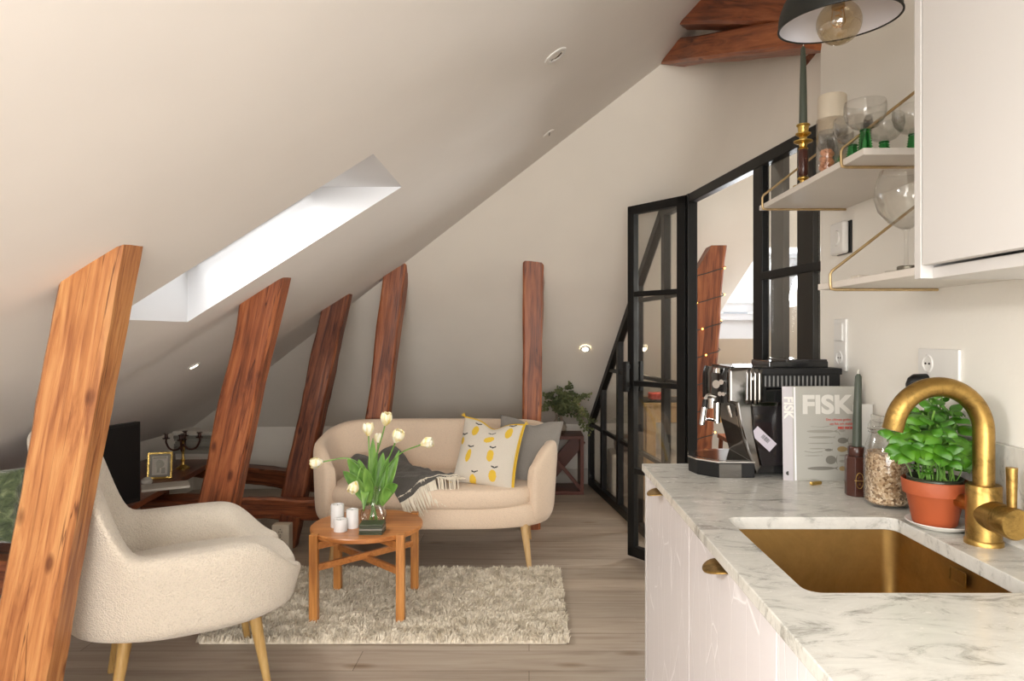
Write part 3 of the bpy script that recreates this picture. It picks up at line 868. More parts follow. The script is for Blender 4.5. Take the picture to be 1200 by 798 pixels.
# ---- armchair: local x forward, y left
AC = Vector((-1.315, 2.63, 0))
chair = thing('armchair', AC, 'cream boucle armchair with high back and slanted wooden legs', 'armchair', rot=(0, 0, R(31)))
st = []
N = 50
for k in range(N+1):
    u = k/N; s_ = u*2-1                    # -1 right arm front .. +1 left arm front
    a = lerp(-math.pi+.60, math.pi-.60, u)   # around; a=0 is the back
    cx_, cy_ = -math.cos(a), math.sin(a)*1.0
    e_ = 2.8
    x = math.copysign(abs(cx_)**(2/e_), cx_)*.335; y = math.copysign(abs(cy_)**(2/e_), cy_)*.30
    x += -.022
    da = .01
    cx2, cy2 = -math.cos(a+da), math.sin(a+da)
    x2 = math.copysign(abs(cx2)**(2/e_), cx2)*.335-.022; y2 = math.copysign(abs(cy2)**(2/e_), cy2)*.30
    tx, ty = x2-x, y2-y; l = math.hypot(tx, ty) or 1; nx, ny = -ty/l, tx/l
    if nx*x+ny*y < 0: nx, ny = -nx, -ny
    side = 1-abs(s_)                         # 0 at arm fronts, 1 at the back centre
    zt = .605+.385*smooth01((side-.50)/.20)+.02*smooth01((side-.7)/.3)
    zt += -.125*(1-smooth01(side/.24))**1.3
    th = lerp(.155, .10, smooth01((side-.25)/.4))
    lean = lerp(.05, .115, smooth01((side-.40)/.3))
    st.append((x, y, nx, ny, th, .312, zt, lean))
shell(st, 24).build('backrest', M['bouc'], chair, smooth=True, subsurf=1)
def ch_out(a):
    x, y = sup(a, .355, .35, 2.6); return (x+.01, y)
cushion(ch_out, .303, .40, n=56, crown=0, edge=.9).build('seat_base', M['bouc'], chair, smooth=True, subsurf=1)
def chs_out(a):
    x, y = sup(a, .33, .27, 3.2); return (x+.055, y)
cushion(chs_out, .37, .47, n=56, crown=.015, edge=.5).build('seat_cushion', M['bouc'], chair, smooth=True, subsurf=1)
for sx, sy in ((1, -1), (-1, -1), (1, 1), (-1, 1)):
    m = MB(); tx, ty = sx*.20, sy*.20
    m.tube([(tx, ty, .34), (tx+sx*.055, ty+sy*.045, 0)], [.025, .012], 20)
    m.build('leg', M['chairleg'], chair, smooth=True)

# ------------------------------------------------------------ rug
RX0, RX1, RY0, RY1 = -1.43, .165, 2.95, 3.84
rug = MB().box((RX0, RY0, 0), (RX1, RY1, .016)).build('rug', M['shag'], bevel=.006)
tag(rug, 'shaggy pale beige rug under the coffee table', 'rug')
rnd = random.Random(4); m = MB(); vs, fs = [], []
for i in range(52000):
    x = rnd.uniform(RX0-.008, RX1+.008); y = rnd.uniform(RY0-.008, RY1+.008)
    a = rnd.uniform(0, 6.283); cl = noise.noise(Vector((x*9, y*9, 0)))
    h = rnd.uniform(.014, .030)+cl*.008; ln = rnd.uniform(.004, .022)
    b = noise.noise(Vector((x*14, y*14, 3)))*5+rnd.uniform(-.9, .9)
    wx, wy = math.cos(a)*.0028, math.sin(a)*.0028; dx, dy = math.cos(b)*ln, math.sin(b)*ln
    o = len(vs)
    vs += [(x-wx, y-wy, .010), (x+wx, y+wy, .010), (x+wx*.8+dx*.4, y+wy*.8+dy*.4, .012+h*.75), (x-wx*.8+dx*.4, y-wy*.8+dy*.4, .012+h*.75), (x+dx, y+dy, .012+h)]
    fs += [(o, o+1, o+2, o+3), (o+3, o+2, o+4)]
m.v, m.f, m.mi = vs, fs, [0]*len(fs)
me = bpy.data.meshes.new('pile'); me.from_pydata(vs, [], fs); me.materials.append(M['shag'])
po = bpy.data.objects.new('pile', me); COL.objects.link(po); po.parent = rug; po['kind'] = 'stuff'

# ------------------------------------------------------------ coffee table
TZ = .418; RZ = .022
ct = thing('coffee_table', (-.79, 3.335, RZ), 'round honey-coloured wooden coffee table with four square legs', 'coffee table')
TR = .268; h = TZ-RZ
m = MB(); m.lathe([(.001, h-.022), (TR-.004, h-.022), (TR, h-.018), (TR, h-.004), (TR-.004, h), (.001, h)], n=96)
m.build('tabletop', M['table'], ct, smooth=True)
for sx in (-1, 1):
    for sy in (-1, 1):
        MB().box((sx*.199-.019, sy*.195-.019, 0), (sx*.199+.019, sy*.195+.019, h+.004)).build('leg', M['table_leg'], ct, bevel=.003)
for k, z in ((1, .255), (-1, .238)):
    MB().bar((-.19, -.186*k, z-RZ+.01), (.19, .186*k, z-RZ+.01), .020, .030).build('stretcher', M['table'], ct, bevel=.002)
for k, z in ((1, .352), (-1, .352)):
    MB().bar((-.19, -.186*k, z-RZ+.015), (.19, .186*k, z-RZ+.015), .022, .034).build('top_rail', M['table'], ct, bevel=.002)

def marble_candle(x, y, r, hh, label):
    m = MB(); m.lathe([(.001, 0), (r, 0), (r*1.0, .004), (r, hh-.004), (r-.003, hh), (r-.010, hh), (r-.013, hh-.008), (.001, hh-.008)], n=36)
    o = m.build('candle_holder', M['cmarble'], smooth=True, loc=(x, y, TZ)); tag(o, label, 'candle holder', 'marble tealight holders')
    MB().cyl((0, 0, hh-.009), (0, 0, hh-.002), .0012, n=6).build('wick', M['ink'], o)
cp = lambda x, yb: px(x, yb, F*(CZ-TZ)/(yb-VY))
def ct_at(x, yb): p = cp(x, yb); return p.x, p.y
marble_candle(*ct_at(395.5, 617), .0315, .108, 'tallest of the three white marble candle holders on the coffee table')
marble_candle(*ct_at(413, 618), .0285, .088, 'middle-height white marble candle holder nearest the vase')
marble_candle(*ct_at(399, 622), .031, .056, 'shortest white marble candle holder, in front of the other two')
# coasters: a little stack of dark green stone slabs
sx_, sy_ = ct_at(436.5, 624)
for k in range(5):
    o = MB().box((-.054, -.042, 0), (.054, .042, .0085)).build('coaster', M['greygreen'] if k != 2 else M['fishgrey'], loc=(sx_+.001*(k % 2), sy_, TZ+k*.0098), rot=(0, 0, R(-2+k*1.1)), bevel=.0015)
    tag(o, 'dark green stone coaster, %s of the stack on the coffee table' % ('bottom', 'second from bottom', 'middle', 'second from top', 'top')[k], 'coaster', 'stone coasters')

# glass vase
vx, vy = ct_at(437.5, 612)
vase = MB(); rp = [(.001, 0), (.045, 0), (.062, .012), (.066, .035), (.060, .060), (.045, .085), (.040, .11), (.043, .15), (.048, .185)]
vase.lathe(rp+[(.0455, .184), (.0405, .15), (.0375, .11), (.0425, .085), (.0575, .060), (.0635, .035), (.0595, .014), (.044, .006), (.001, .006)], n=40, cap=False)
vo_ = vase.build('glass_vase', M['clear'], smooth=True, auto=0, loc=(vx, vy, TZ)); tag(vo_, 'clear round-bellied glass vase holding tulips on the coffee table', 'vase')

# tulips
def tulip(pts, size, tilt, leaves, label, seed):
    """pts world coordinates of the stem"""
    rnd = random.Random(seed)
    sp_ = spline(pts, 22)
    root = thing('tulip', pts[0], label, 'tulip', 'tulips in the glass vase'); o0 = Vector(pts[0])
    MB().tube([p-o0 for p in sp_], [.0035]*23, 8).build('stem', M['tleaf'], root, smooth=True)
    d = (sp_[-1]-sp_[-2]).normalized()
    if tilt: d = (d+Vector(tilt)).normalized()
    q = d.to_track_quat('Z', 'Y').to_matrix().to_4x4(); q.translation = sp_[-1]-o0
    m = MB()
    for k in range(6):
        a0 = k*math.pi/3+(0.0 if k % 2 else .12); inner = k % 2
        R0 = size*(.54 if inner else .62); op = rnd.uniform(.9, 1.15)
        def pet(u, v):
            s_ = u*2-1; wdt = size*.50*max(.02, 1-abs(2*min(.995, v*.88+.05)-1)**3.2)**.5
            prof = math.sin(min(1, v*1.15+.1)*math.pi*.5)
            rad = R0*(prof-(.22*op)*max(0, v-.55)/.45)*(1-.10*s_*s_*0)
            ang = a0+s_*wdt/max(.008, R0)*1.0
            z = v*size*1.30+(-.10*size*s_*s_*v)
            p = Vector((rad*math.cos(ang), rad*math.sin(ang), z)); return tuple(q @ p)
        m.grid(pet, 8, 9)
    m.build('bloom', M['petal'], root, smooth=True, auto=0, solid=.001)
    for (t0, tip, wd_, bend) in leaves:
        b = Vector(t0); tp = Vector(tip); mid = (b+tp)/2+Vector((0, 0, bend))
        side = (tp-b).cross(Vector((0, -1, .3))).normalized()
        def lf(u, v):
            p = b*(1-v)**2+mid*2*v*(1-v)+tp*v*v; s_ = u*2-1
            ww = 1.25*wd_*(math.sin(math.pi*min(.999, v*.9+.1))**.8)
            n_ = side.cross((tp-b).normalized())
            return tuple(p+side*s_*ww+n_*(-.35*ww*(1-s_*s_))-o0)
        MB().grid(lf, 6, 16).build('leaf', M['tleaf'], root, smooth=True, auto=0, solid=.0012)
VB = Vector((vx, vy, TZ))
def V_(x, y, dy=0.0): return px(x, y, vy+dy)
neck = TZ+.17
def stem_to(x, y, dy, k, arch=None):
    a = k*1.1; b = VB+Vector((.018*math.cos(a), .018*math.sin(a), .012)); c = VB+Vector((-.02*math.cos(a), -.018*math.sin(a), .175))
    e = V_(x, y, dy); pts = [b, c]
    pts += [V_(*g) for g in (arch or [])]
    return pts+[e]
def L(x0, y0, x1, y1, d0=0, d1=0, w_=.022, bend=.03): return (V_(x0, y0, d0), V_(x1, y1, d1), w_, bend)
tulip(stem_to(451, 499, .03, 0), .052, (0, -.2, .2), [L(436, 592, 437, 513, .03, .05, .02, .01), L(441, 590, 449, 530, 0, .02)], 'tulip with the highest white and yellow bloom', 1)
tulip(stem_to(432, 511, 0, 1), .050, None, [L(434, 590, 420, 538, 0, -.01), L(430, 590, 402, 552, -.02, -.05, .024, .04)], 'tulip standing upright with a wide cream bloom left of the highest one', 2)
tulip(stem_to(443, 519, .06, 2), .036, None, [L(440, 590, 445, 540, .05, .04)], 'tulip with the small yellow bud between the two upright blooms', 3)
tulip(stem_to(463, 519, -.02, 3), .052, (.1, 0, .2), [L(445, 592, 468, 527, 0, .03, .018, .0), L(446, 592, 466, 568, -.02, -.05, .023, .05), L(448, 590, 460, 578, -.03, -.08, .02, .06)], 'tulip with an open ruffled bloom right of the highest one', 4)
tulip(stem_to(493, 521, 0, 4, [(466, 534, 0)]), .048, (.25, 0, -.05), [L(442, 592, 455, 535, 0, .01, .02, .01)], 'tulip leaning far to the right with a cream bloom', 5)
tulip(stem_to(379, 541, -.03, 5, [(424, 547, 0), (407, 537, -.02)]), .048, (-.2, -.1, .0), [L(432, 590, 407, 537, 0, -.03, .024, .05), L(430, 592, 426, 600, -.03, -.09, .018, .17)], 'tulip drooping far to the left in front of the sofa arm', 6)
tulip(stem_to(418, 564, -.09, 6, [(424, 548, -.05)]), .046, (-.25, -.35, -.25), [L(436, 588, 428, 548, -.03, -.06, .022, .02), L(432, 590, 433, 560, -.04, -.08, .018, .02)], 'tulip hanging down at the front left of the vase', 7)

# ------------------------------------------------------------ cushions and throw on the sofa
def pillow(name, c, ex, ez, w_, h_, th, mats, label, group=None, mif=None, notch=0.0, n=64):
    """ex: width direction, ez: height direction"""
    ex = Vector(ex).normalized(); ez = Vector(ez); ez = (ez-ex*ez.dot(ex)).normalized(); ny = ex.cross(ez).normalized()
    mat4 = Matrix((ex, ny, ez)).transposed().to_4x4(); mat4.translation = Vector(c)
    def surf(sgn):
        def f(u, v):
            a, b = u*2-1, v*2-1
            pin = 1-.07*(1-a*a) if True else 1
            x = a*w_/2*(1-.07*(1-b*b)); z = b*h_/2*(1-.06*(1-a*a))
            if b > 0: z -= notch*h_*math.exp(-(a-.05)**2/.12)*b*b
            t_ = th/2*((1-abs(a)**2.6)*(1-abs(b)**2.6))**.55
            t_ += .006*noise.noise(Vector((x*9, z*9, sgn*3+w_*10)))*((1-a*a)*(1-b*b))**.5
            return (x, sgn*t_, z)
        return f
    m = MB(); m.grid(surf(-1), n, n, mif=mif); m.grid(surf(1), n, n)
    o = m.build(name, mats, smooth=True, auto=0, weld=True); o.matrix_world = mat4
    tag(o, label, 'cushion', group)
    return o, surf
# ny must face the camera for surf(-1): ex = +X, ez = up-ish -> ny = ex x ez = (0,-1,..)... so front is +ny
lem = [(.26, .80, .055, .085, -.3), (.53, .70, .05, .09, -1.1), (.82, .83, .055, .09, -.1), (.60, .44, .058, .092, 0), (.22, .40, .045, .10, -.15), (.68, .15, .062, .088, 0), (.36, .05, .055, .075, .1), (.05, .62, .03, .06, 0)]
def lemon_index(u, v):
    for (a, b, ra, rb, an) in lem:
        x, y = u-a, v-b; ca, sa = math.cos(an), math.sin(an); x, y = x*ca+y*sa, -x*sa+y*ca
        if (x/ra)**2+(y/rb)**2 < 1: return 1
        # little leaf above each lemon
        xx, yy = u-(a+.02), v-(b+rb+.035)
        if abs(yy-.35*abs(xx)-.1*xx) < .011 and abs(xx) < .055: return 2
    if u > .985 or v > .985 or u < .012: return 1
    return 0
pc, surf = pillow('lemon_cushion', px(572, 531, 4.02), (.97, -.24, -.10), (.13, .34, 1), .375, .395, .15, [M['cush'], M['yellow'], M['ink']],
    'cream cushion printed with yellow lemons leaning on the right of the sofa', 'sofa cushions', notch=.11, n=110)
# swap so that the printed side faces the room
me = pc.data
half = 110*110
idx = [0]*len(me.polygons)
for j in range(110):
    for i in range(110):
        idx[half+j*110+i] = lemon_index((i+.5)/110, (j+.5)/110)
flip = (pc.matrix_world.to_3x3() @ Vector((0, 1, 0))).y > 0
if flip:
    idx = idx[half:]+idx[:half]
me.polygons.foreach_set('material_index', idx); me.update()
m = MB()
for (a, b) in ((.985, .985), (-.985, .985), (.985, -.985), (-.985, -.985)):
    x = a*.375/2; z = b*.395/2-(.11*.395*math.exp(-(a-.05)**2/.12) if b > 0 else 0); m = MB()
    for k in range(7):
        an = math.atan2(b, a)+(-3+k)*.16
        m.cyl((x, 0, z), (x+.028*math.cos(an), .004*(k % 3-1), z+.028*math.sin(an)), .002, .001, 6)
    m.build('tassel', M['yellow'], pc, smooth=True)
m = MB()
for sgn in (-1, 1):
    pts = [surf(1)(1 if sgn > 0 else 0, k/20) for k in range(21)]; pts = [(p[0]+sgn*.003, p[1], p[2]) for p in pts]
    if sgn > 0: m.tube(pts, .0042, 8)
pts = [surf(1)(k/20, 1) for k in range(21)]; m.tube(pts, .0036, 8)
m.build('piping', M['yellow'], pc, smooth=True)
pillow('grey_cushion', px(617, 533, 4.20), (.95, -.30, -.06), (.10, .30, 1), .41, .46, .12, M['grey_fab'],
    'plain grey linen cushion tucked behind the lemon cushion', 'sofa cushions', notch=.07, n=48)

# throw: draped over the seat, fringe over the front edge
A_, B_, C_, D_ = Vector((-1.12, 4.22, .50)), Vector((-.86, 4.40, .62)), Vector((-.405, 3.93, .498)), Vector((-.72, 3.80, .40))
def seat_z(x, y):
    return .505
def thr(u, v):
    p = A_.lerp(B_, v)*(1-u)+D_.lerp(C_, v)*u
    z = seat_z(p.x, p.y)+.020+.014*noise.noise(Vector((p.x*11, p.y*11, 1)))+.010*noise.noise(Vector((p.x*30, p.y*18, 2)))
    z += .085*smooth01((.32-u)/.32)*(.4+.6*v)          # crumpled towards the back
    z += .018*math.sin(v*9+u*4)*(1-u)
    if p.y < 3.875: z -= (3.875-p.y)*1.7
    return (p.x, p.y, z)
th = MB().grid(thr, 48, 30).build('throw_blanket', M['throw'], smooth=True, auto=0, solid=.012)
tag(th, 'dark grey wool throw lying across the left half of the sofa seat', 'blanket')
m = MB(); rnd = random.Random(9)
for k in range(64):
    v = (k+.5)/64; p = Vector(thr(1, v)); b = Vector(thr(.97, v)); d = (p-b); d.z = 0; d.normalize()
    d = (d+Vector((rnd.uniform(-.1, .75), rnd.uniform(-.3, .1), 0))).normalized()
    ln = rnd.uniform(.095, .135); pts = [b+Vector((0, 0, .008))]
    for j in range(1, 6):
        q = p+d*ln*.55*j/5; dr = j/5*ln
        zz = max(seat_z(q.x, q.y)+.012, p.z-.01) if q.y > 3.87 else min(p.z, .49)-dr*.9
        pts.append(Vector((q.x, max(q.y, 3.806) if q.y < 3.87 else q.y, zz+rnd.uniform(-.003, .006))))
    m.tube(pts, [.0034]*5+[.002], 5)
m.build('fringe', M['fringe'], th, smooth=True)

# ------------------------------------------------------------ side table with eucalyptus behind the sofa
SX0, SX1, SY0, SY1, SZ = .07, .458, 5.70, 6.02, .492
sid = thing('side_table', ((SX0+SX1)/2, (SY0+SY1)/2, 0), 'dark red wooden side table with crossed braces right of the sofa', 'side table')
cx0, cy0 = (SX0+SX1)/2, (SY0+SY1)/2; wx, wy = (SX1-SX0)/2, (SY1-SY0)/2
MB().box((-wx, -wy, SZ-.03), (wx, wy, SZ)).build('tabletop', M['redwood'], sid, bevel=.003)
MB().box((-wx, -wy, 0), (wx, wy, .03)).build('base_board', M['redwood'], sid, bevel=.003)
for s_ in (-1, 1):
    MB().box((s_*wx-(.03 if s_ > 0 else 0), -wy, .03), (s_*wx+(0 if s_ > 0 else .03), wy, SZ-.03)).build('side_panel', M['redwood'], sid, bevel=.002)
MB().bar((-wx+.02, 0, .04), (wx-.02, 0, SZ-.04), .025, .12, up=(0, 0, 1)).build('brace', M['redwood'], sid, bevel=.002)
MB().bar((-wx+.02, -.12, SZ-.04), (wx-.02, -.12, .04), .018, .03, up=(0, 0, 1)).build('brace', M['redwood'], sid, bevel=.002)
ex_, ey_ = .255, 5.84
vz = MB().lathe([(.001, 0), (.05, 0), (.066, .02), (.070, .055), (.058, .095), (.033, .125), (.030, .15), (.036, .165), (.033, .165), (.027, .15), (.030, .125), (.054, .095), (.066, .055), (.062, .022), (.047, .006), (.001, .006)], n=36, cap=False)
vz = vz.build('cut_glass_vase', M['crystal'], smooth=True, auto=0, loc=(ex_, ey_, SZ)); tag(vz, 'small round cut-glass vase on the dark red side table', 'vase')
euc = thing('eucalyptus_branches', (ex_, ey_, SZ+.01), 'dusky green eucalyptus branches drooping to the right from the cut-glass vase', 'plant')
rnd = random.Random(12); stems = MB(); leaves = MB()
def disc_leaf(m, p, n_, u_, r, r2, cup=.25):
    n_ = Vector(n_).normalized(); u_ = Vector(u_); u_ = (u_-n_*u_.dot(n_)).normalized(); w2 = n_.cross(u_)
    o = len(m.v); K = 8; vs = [p+u_*r*1.0]
    vs = [Vector(p)+u_*r]
    for k in range(K):
        a = 2*math.pi*k/K; vs.append(Vector(p)+u_*r*(1-math.cos(a))+w2*r2*math.sin(a)+n_*cup*r*(abs(math.sin(a))))
    m.add(vs, [(0, 1+k, 1+(k+1) % K) for k in range(K)])
tips = [(636, 478, 5.7), (640, 462, 5.85), (655, 454, 5.8), (668, 450, 5.9), (678, 470, 5.6), (690, 464, 5.75), (695, 492, 5.6), (692, 505, 5.55), (684, 480, 5.9), (650, 470, 5.6), (672, 460, 5.65), (660, 474, 5.55)]
base = Vector((ex_, ey_, SZ+.02)); top_ = Vector((ex_, ey_, SZ+.17))
for (tx, ty, tY) in tips:
    e = px(tx, ty, min(tY, 5.60)); mid = top_.lerp(e, .5)+Vector((0, 0, .07))
    sp_ = spline([base, top_, mid, e], 26)
    stems.tube([p-base for p in sp_], [.003]*20+[.0015]*7, 5)
    for k in range(11, 27):
        p = sp_[k]
        for s_ in range(5):
            dd = Vector((rnd.uniform(-1, 1), rnd.uniform(-1, .5), rnd.uniform(-.7, .8))).normalized()
            nn = Vector((rnd.uniform(-.6, .6), -1, rnd.uniform(-.2, .9)))
            rr = rnd.uniform(.008, .0145); disc_leaf(leaves, p-base+Vector((rnd.uniform(-.02, .02), rnd.uniform(-.02, .02), rnd.uniform(-.02, .02))), nn, dd, rr, rr*.75)
stems.build('stem', M['euc'], euc, smooth=True)
leaves.build('foliage', M['euc'], euc, smooth=True, auto=0)

# ------------------------------------------------------------ socket box in front of the beam foot
sb = thing('socket_box', px(328.5, 652, 4.13).xy.to_3d(), 'cream double power socket box standing on the floor in front of the beam foot', 'socket')
sb.location.z = 0; sb.location.y = 4.165
MB().box((-.052, -.035, 0), (.052, .035, .188)).build('housing', M['socket'], sb, bevel=.004)
for z in (.145, .098):
    MB().lathe([(.017, .0), (.021, .001), (.023, .004), (.021, .005), (.019, .003), (.001, .003)], n=24, M4=Matrix.Rotation(R(90), 4, 'X'), c=(0, -.034, z), cap=False).build('outlet', M['dark'] if False else M['socket'], sb, smooth=True)
    m = MB(); m.cyl((-.008, -.030, z), (-.008, -.0385, z), .003, n=10); m.cyl((.008, -.030, z), (.008, -.0385, z), .003, n=10); m.box((-.003, -.0385, z+.014), (.003, -.03, z+.019)); m.box((-.003, -.0385, z-.019), (.003, -.03, z-.014))
    m.build('hole', M['dark'], sb)
MB().box((-.045, -.0362, .070), (.045, -.034, .0715)).build('seam', M['dark'], sb)

# ------------------------------------------------------------ low shelf in the left corner with its things
DZ = .40
dk = thing('low_bench', (0, 0, 0), 'low red-brown wooden bench along the left knee wall', 'bench')
poly = [(-2.89, 2.95), (-2.50, 2.95), (-2.19, 3.55), (-2.32, 4.75), (-1.95, 5.30), (-1.95, 5.85), (-2.89, 5.80)]
poly = [(-2.89, 2.95), (-2.20, 2.95), (-2.17, 3.67), (-2.33, 4.92), (-2.30, 5.45), (-2.89, 5.45)]
MB().prism(poly, DZ-.035, DZ, 'Z').build('bench_top', M['plank_x'], dk, bevel=.004)
for (x, y) in ((-2.28, 3.05), (-2.42, 5.30), (-2.83, 3.05), (-2.83, 5.30)):
    MB().box((x-.025, y-.025, 0), (x+.025, y+.025, DZ-.035)).build('leg', M['plank_x'], dk, bevel=.003)
# television
p1 = Vector((-2.075, 3.66, 0)); p0 = Vector((-2.18, 3.22, 0)); dv = (p1-p0); tl = dv.length; ang = math.atan2(dv.y, dv.x)
tv = thing('television', ((p0+p1)/2).to_tuple()[:2]+(DZ,), 'flat black television on the low bench behind the armchair', 'television', rot=(0, 0, ang))
tv.location.x -= .02
MB().box((-tl/2, -.015, .05), (tl/2, .02, .475)).build('casing', M['black'], tv, bevel=.004)
MB().box((-tl/2+.012, -.0165, .072), (tl/2-.012, -.0145, .463)).build('screen', M['screen'], tv)
m = MB(); m.box((-.12, -.07, 0), (.12, .07, .012)); m.box((-.03, -.005, .01), (.03, .015, .06)); m.build('stand', M['black'], tv, bevel=.002)
def dp(x, yb, z=DZ):
    Y = F*(CZ-z)/(yb-VY); return px(x, yb, Y)
# candelabra
cb = dp(214.5, 549)
can = thing('candelabra', cb, 'brass and bronze candelabra with curved arms on the low bench', 'candelabra')
m = MB(); m.lathe([(.001, 0), (.045, 0), (.046, .008), (.030, .018), (.012, .028), (.009, .05), (.016, .06), (.009, .072), (.008, .12), (.014, .135), (.008, .15), (.007, .19), (.012, .20), (.001, .205)], n=24)
m.build('column', M['gold'], can, smooth=True)
cupm = M['maroon']
for k in range(4):
    a = k*math.pi/2+.35; dx, dy = math.cos(a), math.sin(a); r_ = .105
    pts = [(0, 0, .175), (dx*.035, dy*.035, .135), (dx*.08, dy*.08, .14), (dx*r_, dy*r_, .185), (dx*r_, dy*r_, .215)]
    arm = MB().tube(spline(pts, 14), [.0065]*15, 8).build('arm', cupm, can, smooth=True)
    MB().lathe([(.001, 0), (.022, 0), (.026, .006), (.012, .009), (.011, .03), (.019, .034), (.018, .038), (.001, .038)], c=(dx*r_, dy*r_, .213), n=18).build('candle_cup', cupm, arm, smooth=True)
MB().lathe([(.001, .2), (.022, .2), (.026, .208), (.012, .212), (.011, .24), (.019, .244), (.001, .246)], n=18).build('candle_cup', cupm, can, smooth=True)
# photo frame with a dim picture
pf = dp(187, 561); q = thing('photo_frame', pf, 'brass framed small photograph on the low bench', 'photo frame', rot=(R(-8), 0, R(18)))
W_, H_ = .135, .165
m = MB()
for a, b in (((-W_/2, .006), (W_/2, .006)), ((-W_/2, H_), (W_/2, H_))): m.box((a[0]-.006, -.006, a[1]-.006), (b[0]+.006, .006, b[1]+.006))
for x in (-W_/2, W_/2): m.box((x-.006, -.006, 0), (x+.006, .006, H_))
m.build('frame', M['gold'], q, bevel=.0015)
MB().box((-W_/2, -.002, .006), (W_/2, .002, H_)).build('mount', M['fishpale'], q)
m = MB(); m.box((-.045, -.0035, .025), (.045, -.002, .145)); m.build('photograph', M['paper'], q)
m = MB(); m.lathe([(.001, 0), (.026, 0)], n=20, M4=Matrix.Rotation(R(90), 4, 'X'), c=(0, -.0042, .095), cap=False); m.box((-.04, -.0042, .13), (.04, -.0040, .142)); m.box((-.018, -.0043, .04), (.0, -.004, .075)); m.box((.008, -.0043, .035), (.03, -.004, .07))
m.build('picture_detail', M['pewter'], q)
m = MB(); m.cyl((-.04, .0, .13), (-.085, .07, .01), .003, n=6); m.build('easel_strut', M['gold'], q)
# pale flat book, round stone
tag(MB().box((-.13, -.09, 0), (.13, .09, .014)).build('flat_book', M['paper'], loc=dp(194, 571), rot=(0, 0, R(30)), bevel=.002), 'pale closed flat book under the brass photo frame', 'book')
MB_ = MB().lathe([(.001, .0), (.02, .004), (.033, .02), (.032, .036), (.018, .05), (.001, .054)], n=20); tag(MB_.build('round_stone', M['cera'], smooth=True, loc=dp(172, 569)+Vector((0, 0, .0))), 'round pale stone ball beside the television', 'ornament')
# stack of magazines
rnd = random.Random(5); zz = DZ
for k in range(11):
    hh = rnd.uniform(.012, .024)
    o = MB().box((-.15, -.105, 0), (.15, .105, hh-.001)).build('magazine', [M['paper'], M['fishpale'], M['cush'], M['fishgrey']][rnd.randrange(4)], loc=(-2.52+rnd.uniform(-.01, .01), 5.24+rnd.uniform(-.01, .01), zz), rot=(0, 0, R(rnd.uniform(-3, 3))), bevel=.0015)
    tag(o, 'pale magazine beside the candelabra, %s of the stack' % ('bottom', 'second from the bottom', 'third from the bottom', 'fourth from the bottom', 'fifth from the bottom', 'middle', 'fifth from the top', 'fourth from the top', 'third from the top', 'second from the top', 'topmost')[k], 'magazine', 'stacked magazines on the low bench'); zz += hh
# green velvet cushion at the far left
vc, _ = pillow('velvet_cushion', (-2.40, 3.00, .585), (1, .2, 0), (-.12, .3, 1), .30, .33, .16, M['velvet'], 'crumpled green velvet cushion at the left edge of the view', n=40)

# ------------------------------------------------------------ kitchen: base cabinets
KF, KB_, CT = .385, XW, .90         # worktop front edge, wall, worktop height
KY0, KY1 = -.60, 2.33
SX_0, SX_1, SY_0, SY_1 = .474, .878, 1.165, 1.645    # sink opening
def rrect(x0, x1, y0, y1, r, n=8):
    P = []
    for cx, cy, a0 in ((x1-r, y1-r, 0), (x0+r, y1-r, 90), (x0+r, y0+r, 180), (x1-r, y0+r, 270)):
        for k in range(n+1):
            a = R(a0+90*k/n); P.append((cx+r*math.cos(a), cy+r*math.sin(a)))
    return P
wt = thing('worktop', (0, 0, 0), 'grey-veined white marble worktop with a cut-out for the sink', 'worktop')
m = MB(); inner_ = rrect(SX_0, SX_1, SY_0, SY_1, .030); outer_ = []
n_ = len(inner_)
# outer points matched to inner by projecting to the rectangle
cx_, cy_ = (SX_0+SX_1)/2, (SY_0+SY_1)/2
ox0, ox1, oy0, oy1 = KF, KB_, KY0, KY1
for (x, y) in inner_:
    dx, dy = x-cx_, y-cy_
    hx, hy = (SX_1-SX_0)/2, (SY_1-SY_0)/2
    if abs(dx)/hx > abs(dy)/hy or False:
        X = ox1 if dx > 0 else ox0; Yv = y
    else:
        X = x; Yv = oy1 if dy > 0 else oy0
    outer_.append((X, Yv))
bm = bmesh.new()
def slab_ring(z):
    return [bm.verts.new((x, y, z)) for x, y in inner_]
it, ib = slab_ring(CT), slab_ring(CT-.030)
oc = [(ox1, oy1), (ox0, oy1), (ox0, oy0), (ox1, oy0)]
ot = [bm.verts.new((x, y, CT)) for x, y in oc]; ob = [bm.verts.new((x, y, CT-.024)) for x, y in oc]
q_ = n_//4
for top_, (I, O) in ((True, (it, ot)), (False, (ib, ob))):
    for c in range(4):
        seg = I[c*q_:(c+1)*q_]
        for k in range(len(seg)-1): bm.faces.new((seg[k], seg[k+1], O[c]))
        bm.faces.new((seg[-1], I[((c+1)*q_) % n_], O[(c+1) % 4], O[c]))
for k in range(n_): bm.faces.new((it[k], it[(k+1) % n_], ib[(k+1) % n_], ib[k]))
for c in range(4): bm.faces.new((ot[c], ot[(c+1) % 4], ob[(c+1) % 4], ob[c]))
bmesh.ops.recalc_face_normals(bm, faces=bm.faces)
me = bpy.data.meshes.new('slab'); bm.to_mesh(me); bm.free(); me.materials.append(M['marble'])
so = bpy.data.objects.new('slab', me); COL.objects.link(so); so.parent = wt
bv = so.modifiers.new('b', 'BEVEL'); bv.width = .0022; bv.segments = 2; bv.limit_method = 'ANGLE'; bv.angle_limit = R(50)
sbk = MB().box((XW-.019, KY0, CT), (XW-.001, 2.03, CT+.205)).build('splashback', M['marble'], bevel=.0015)
tag(sbk, 'low grey-veined marble splashback standing on the worktop against the wall', 'splashback')

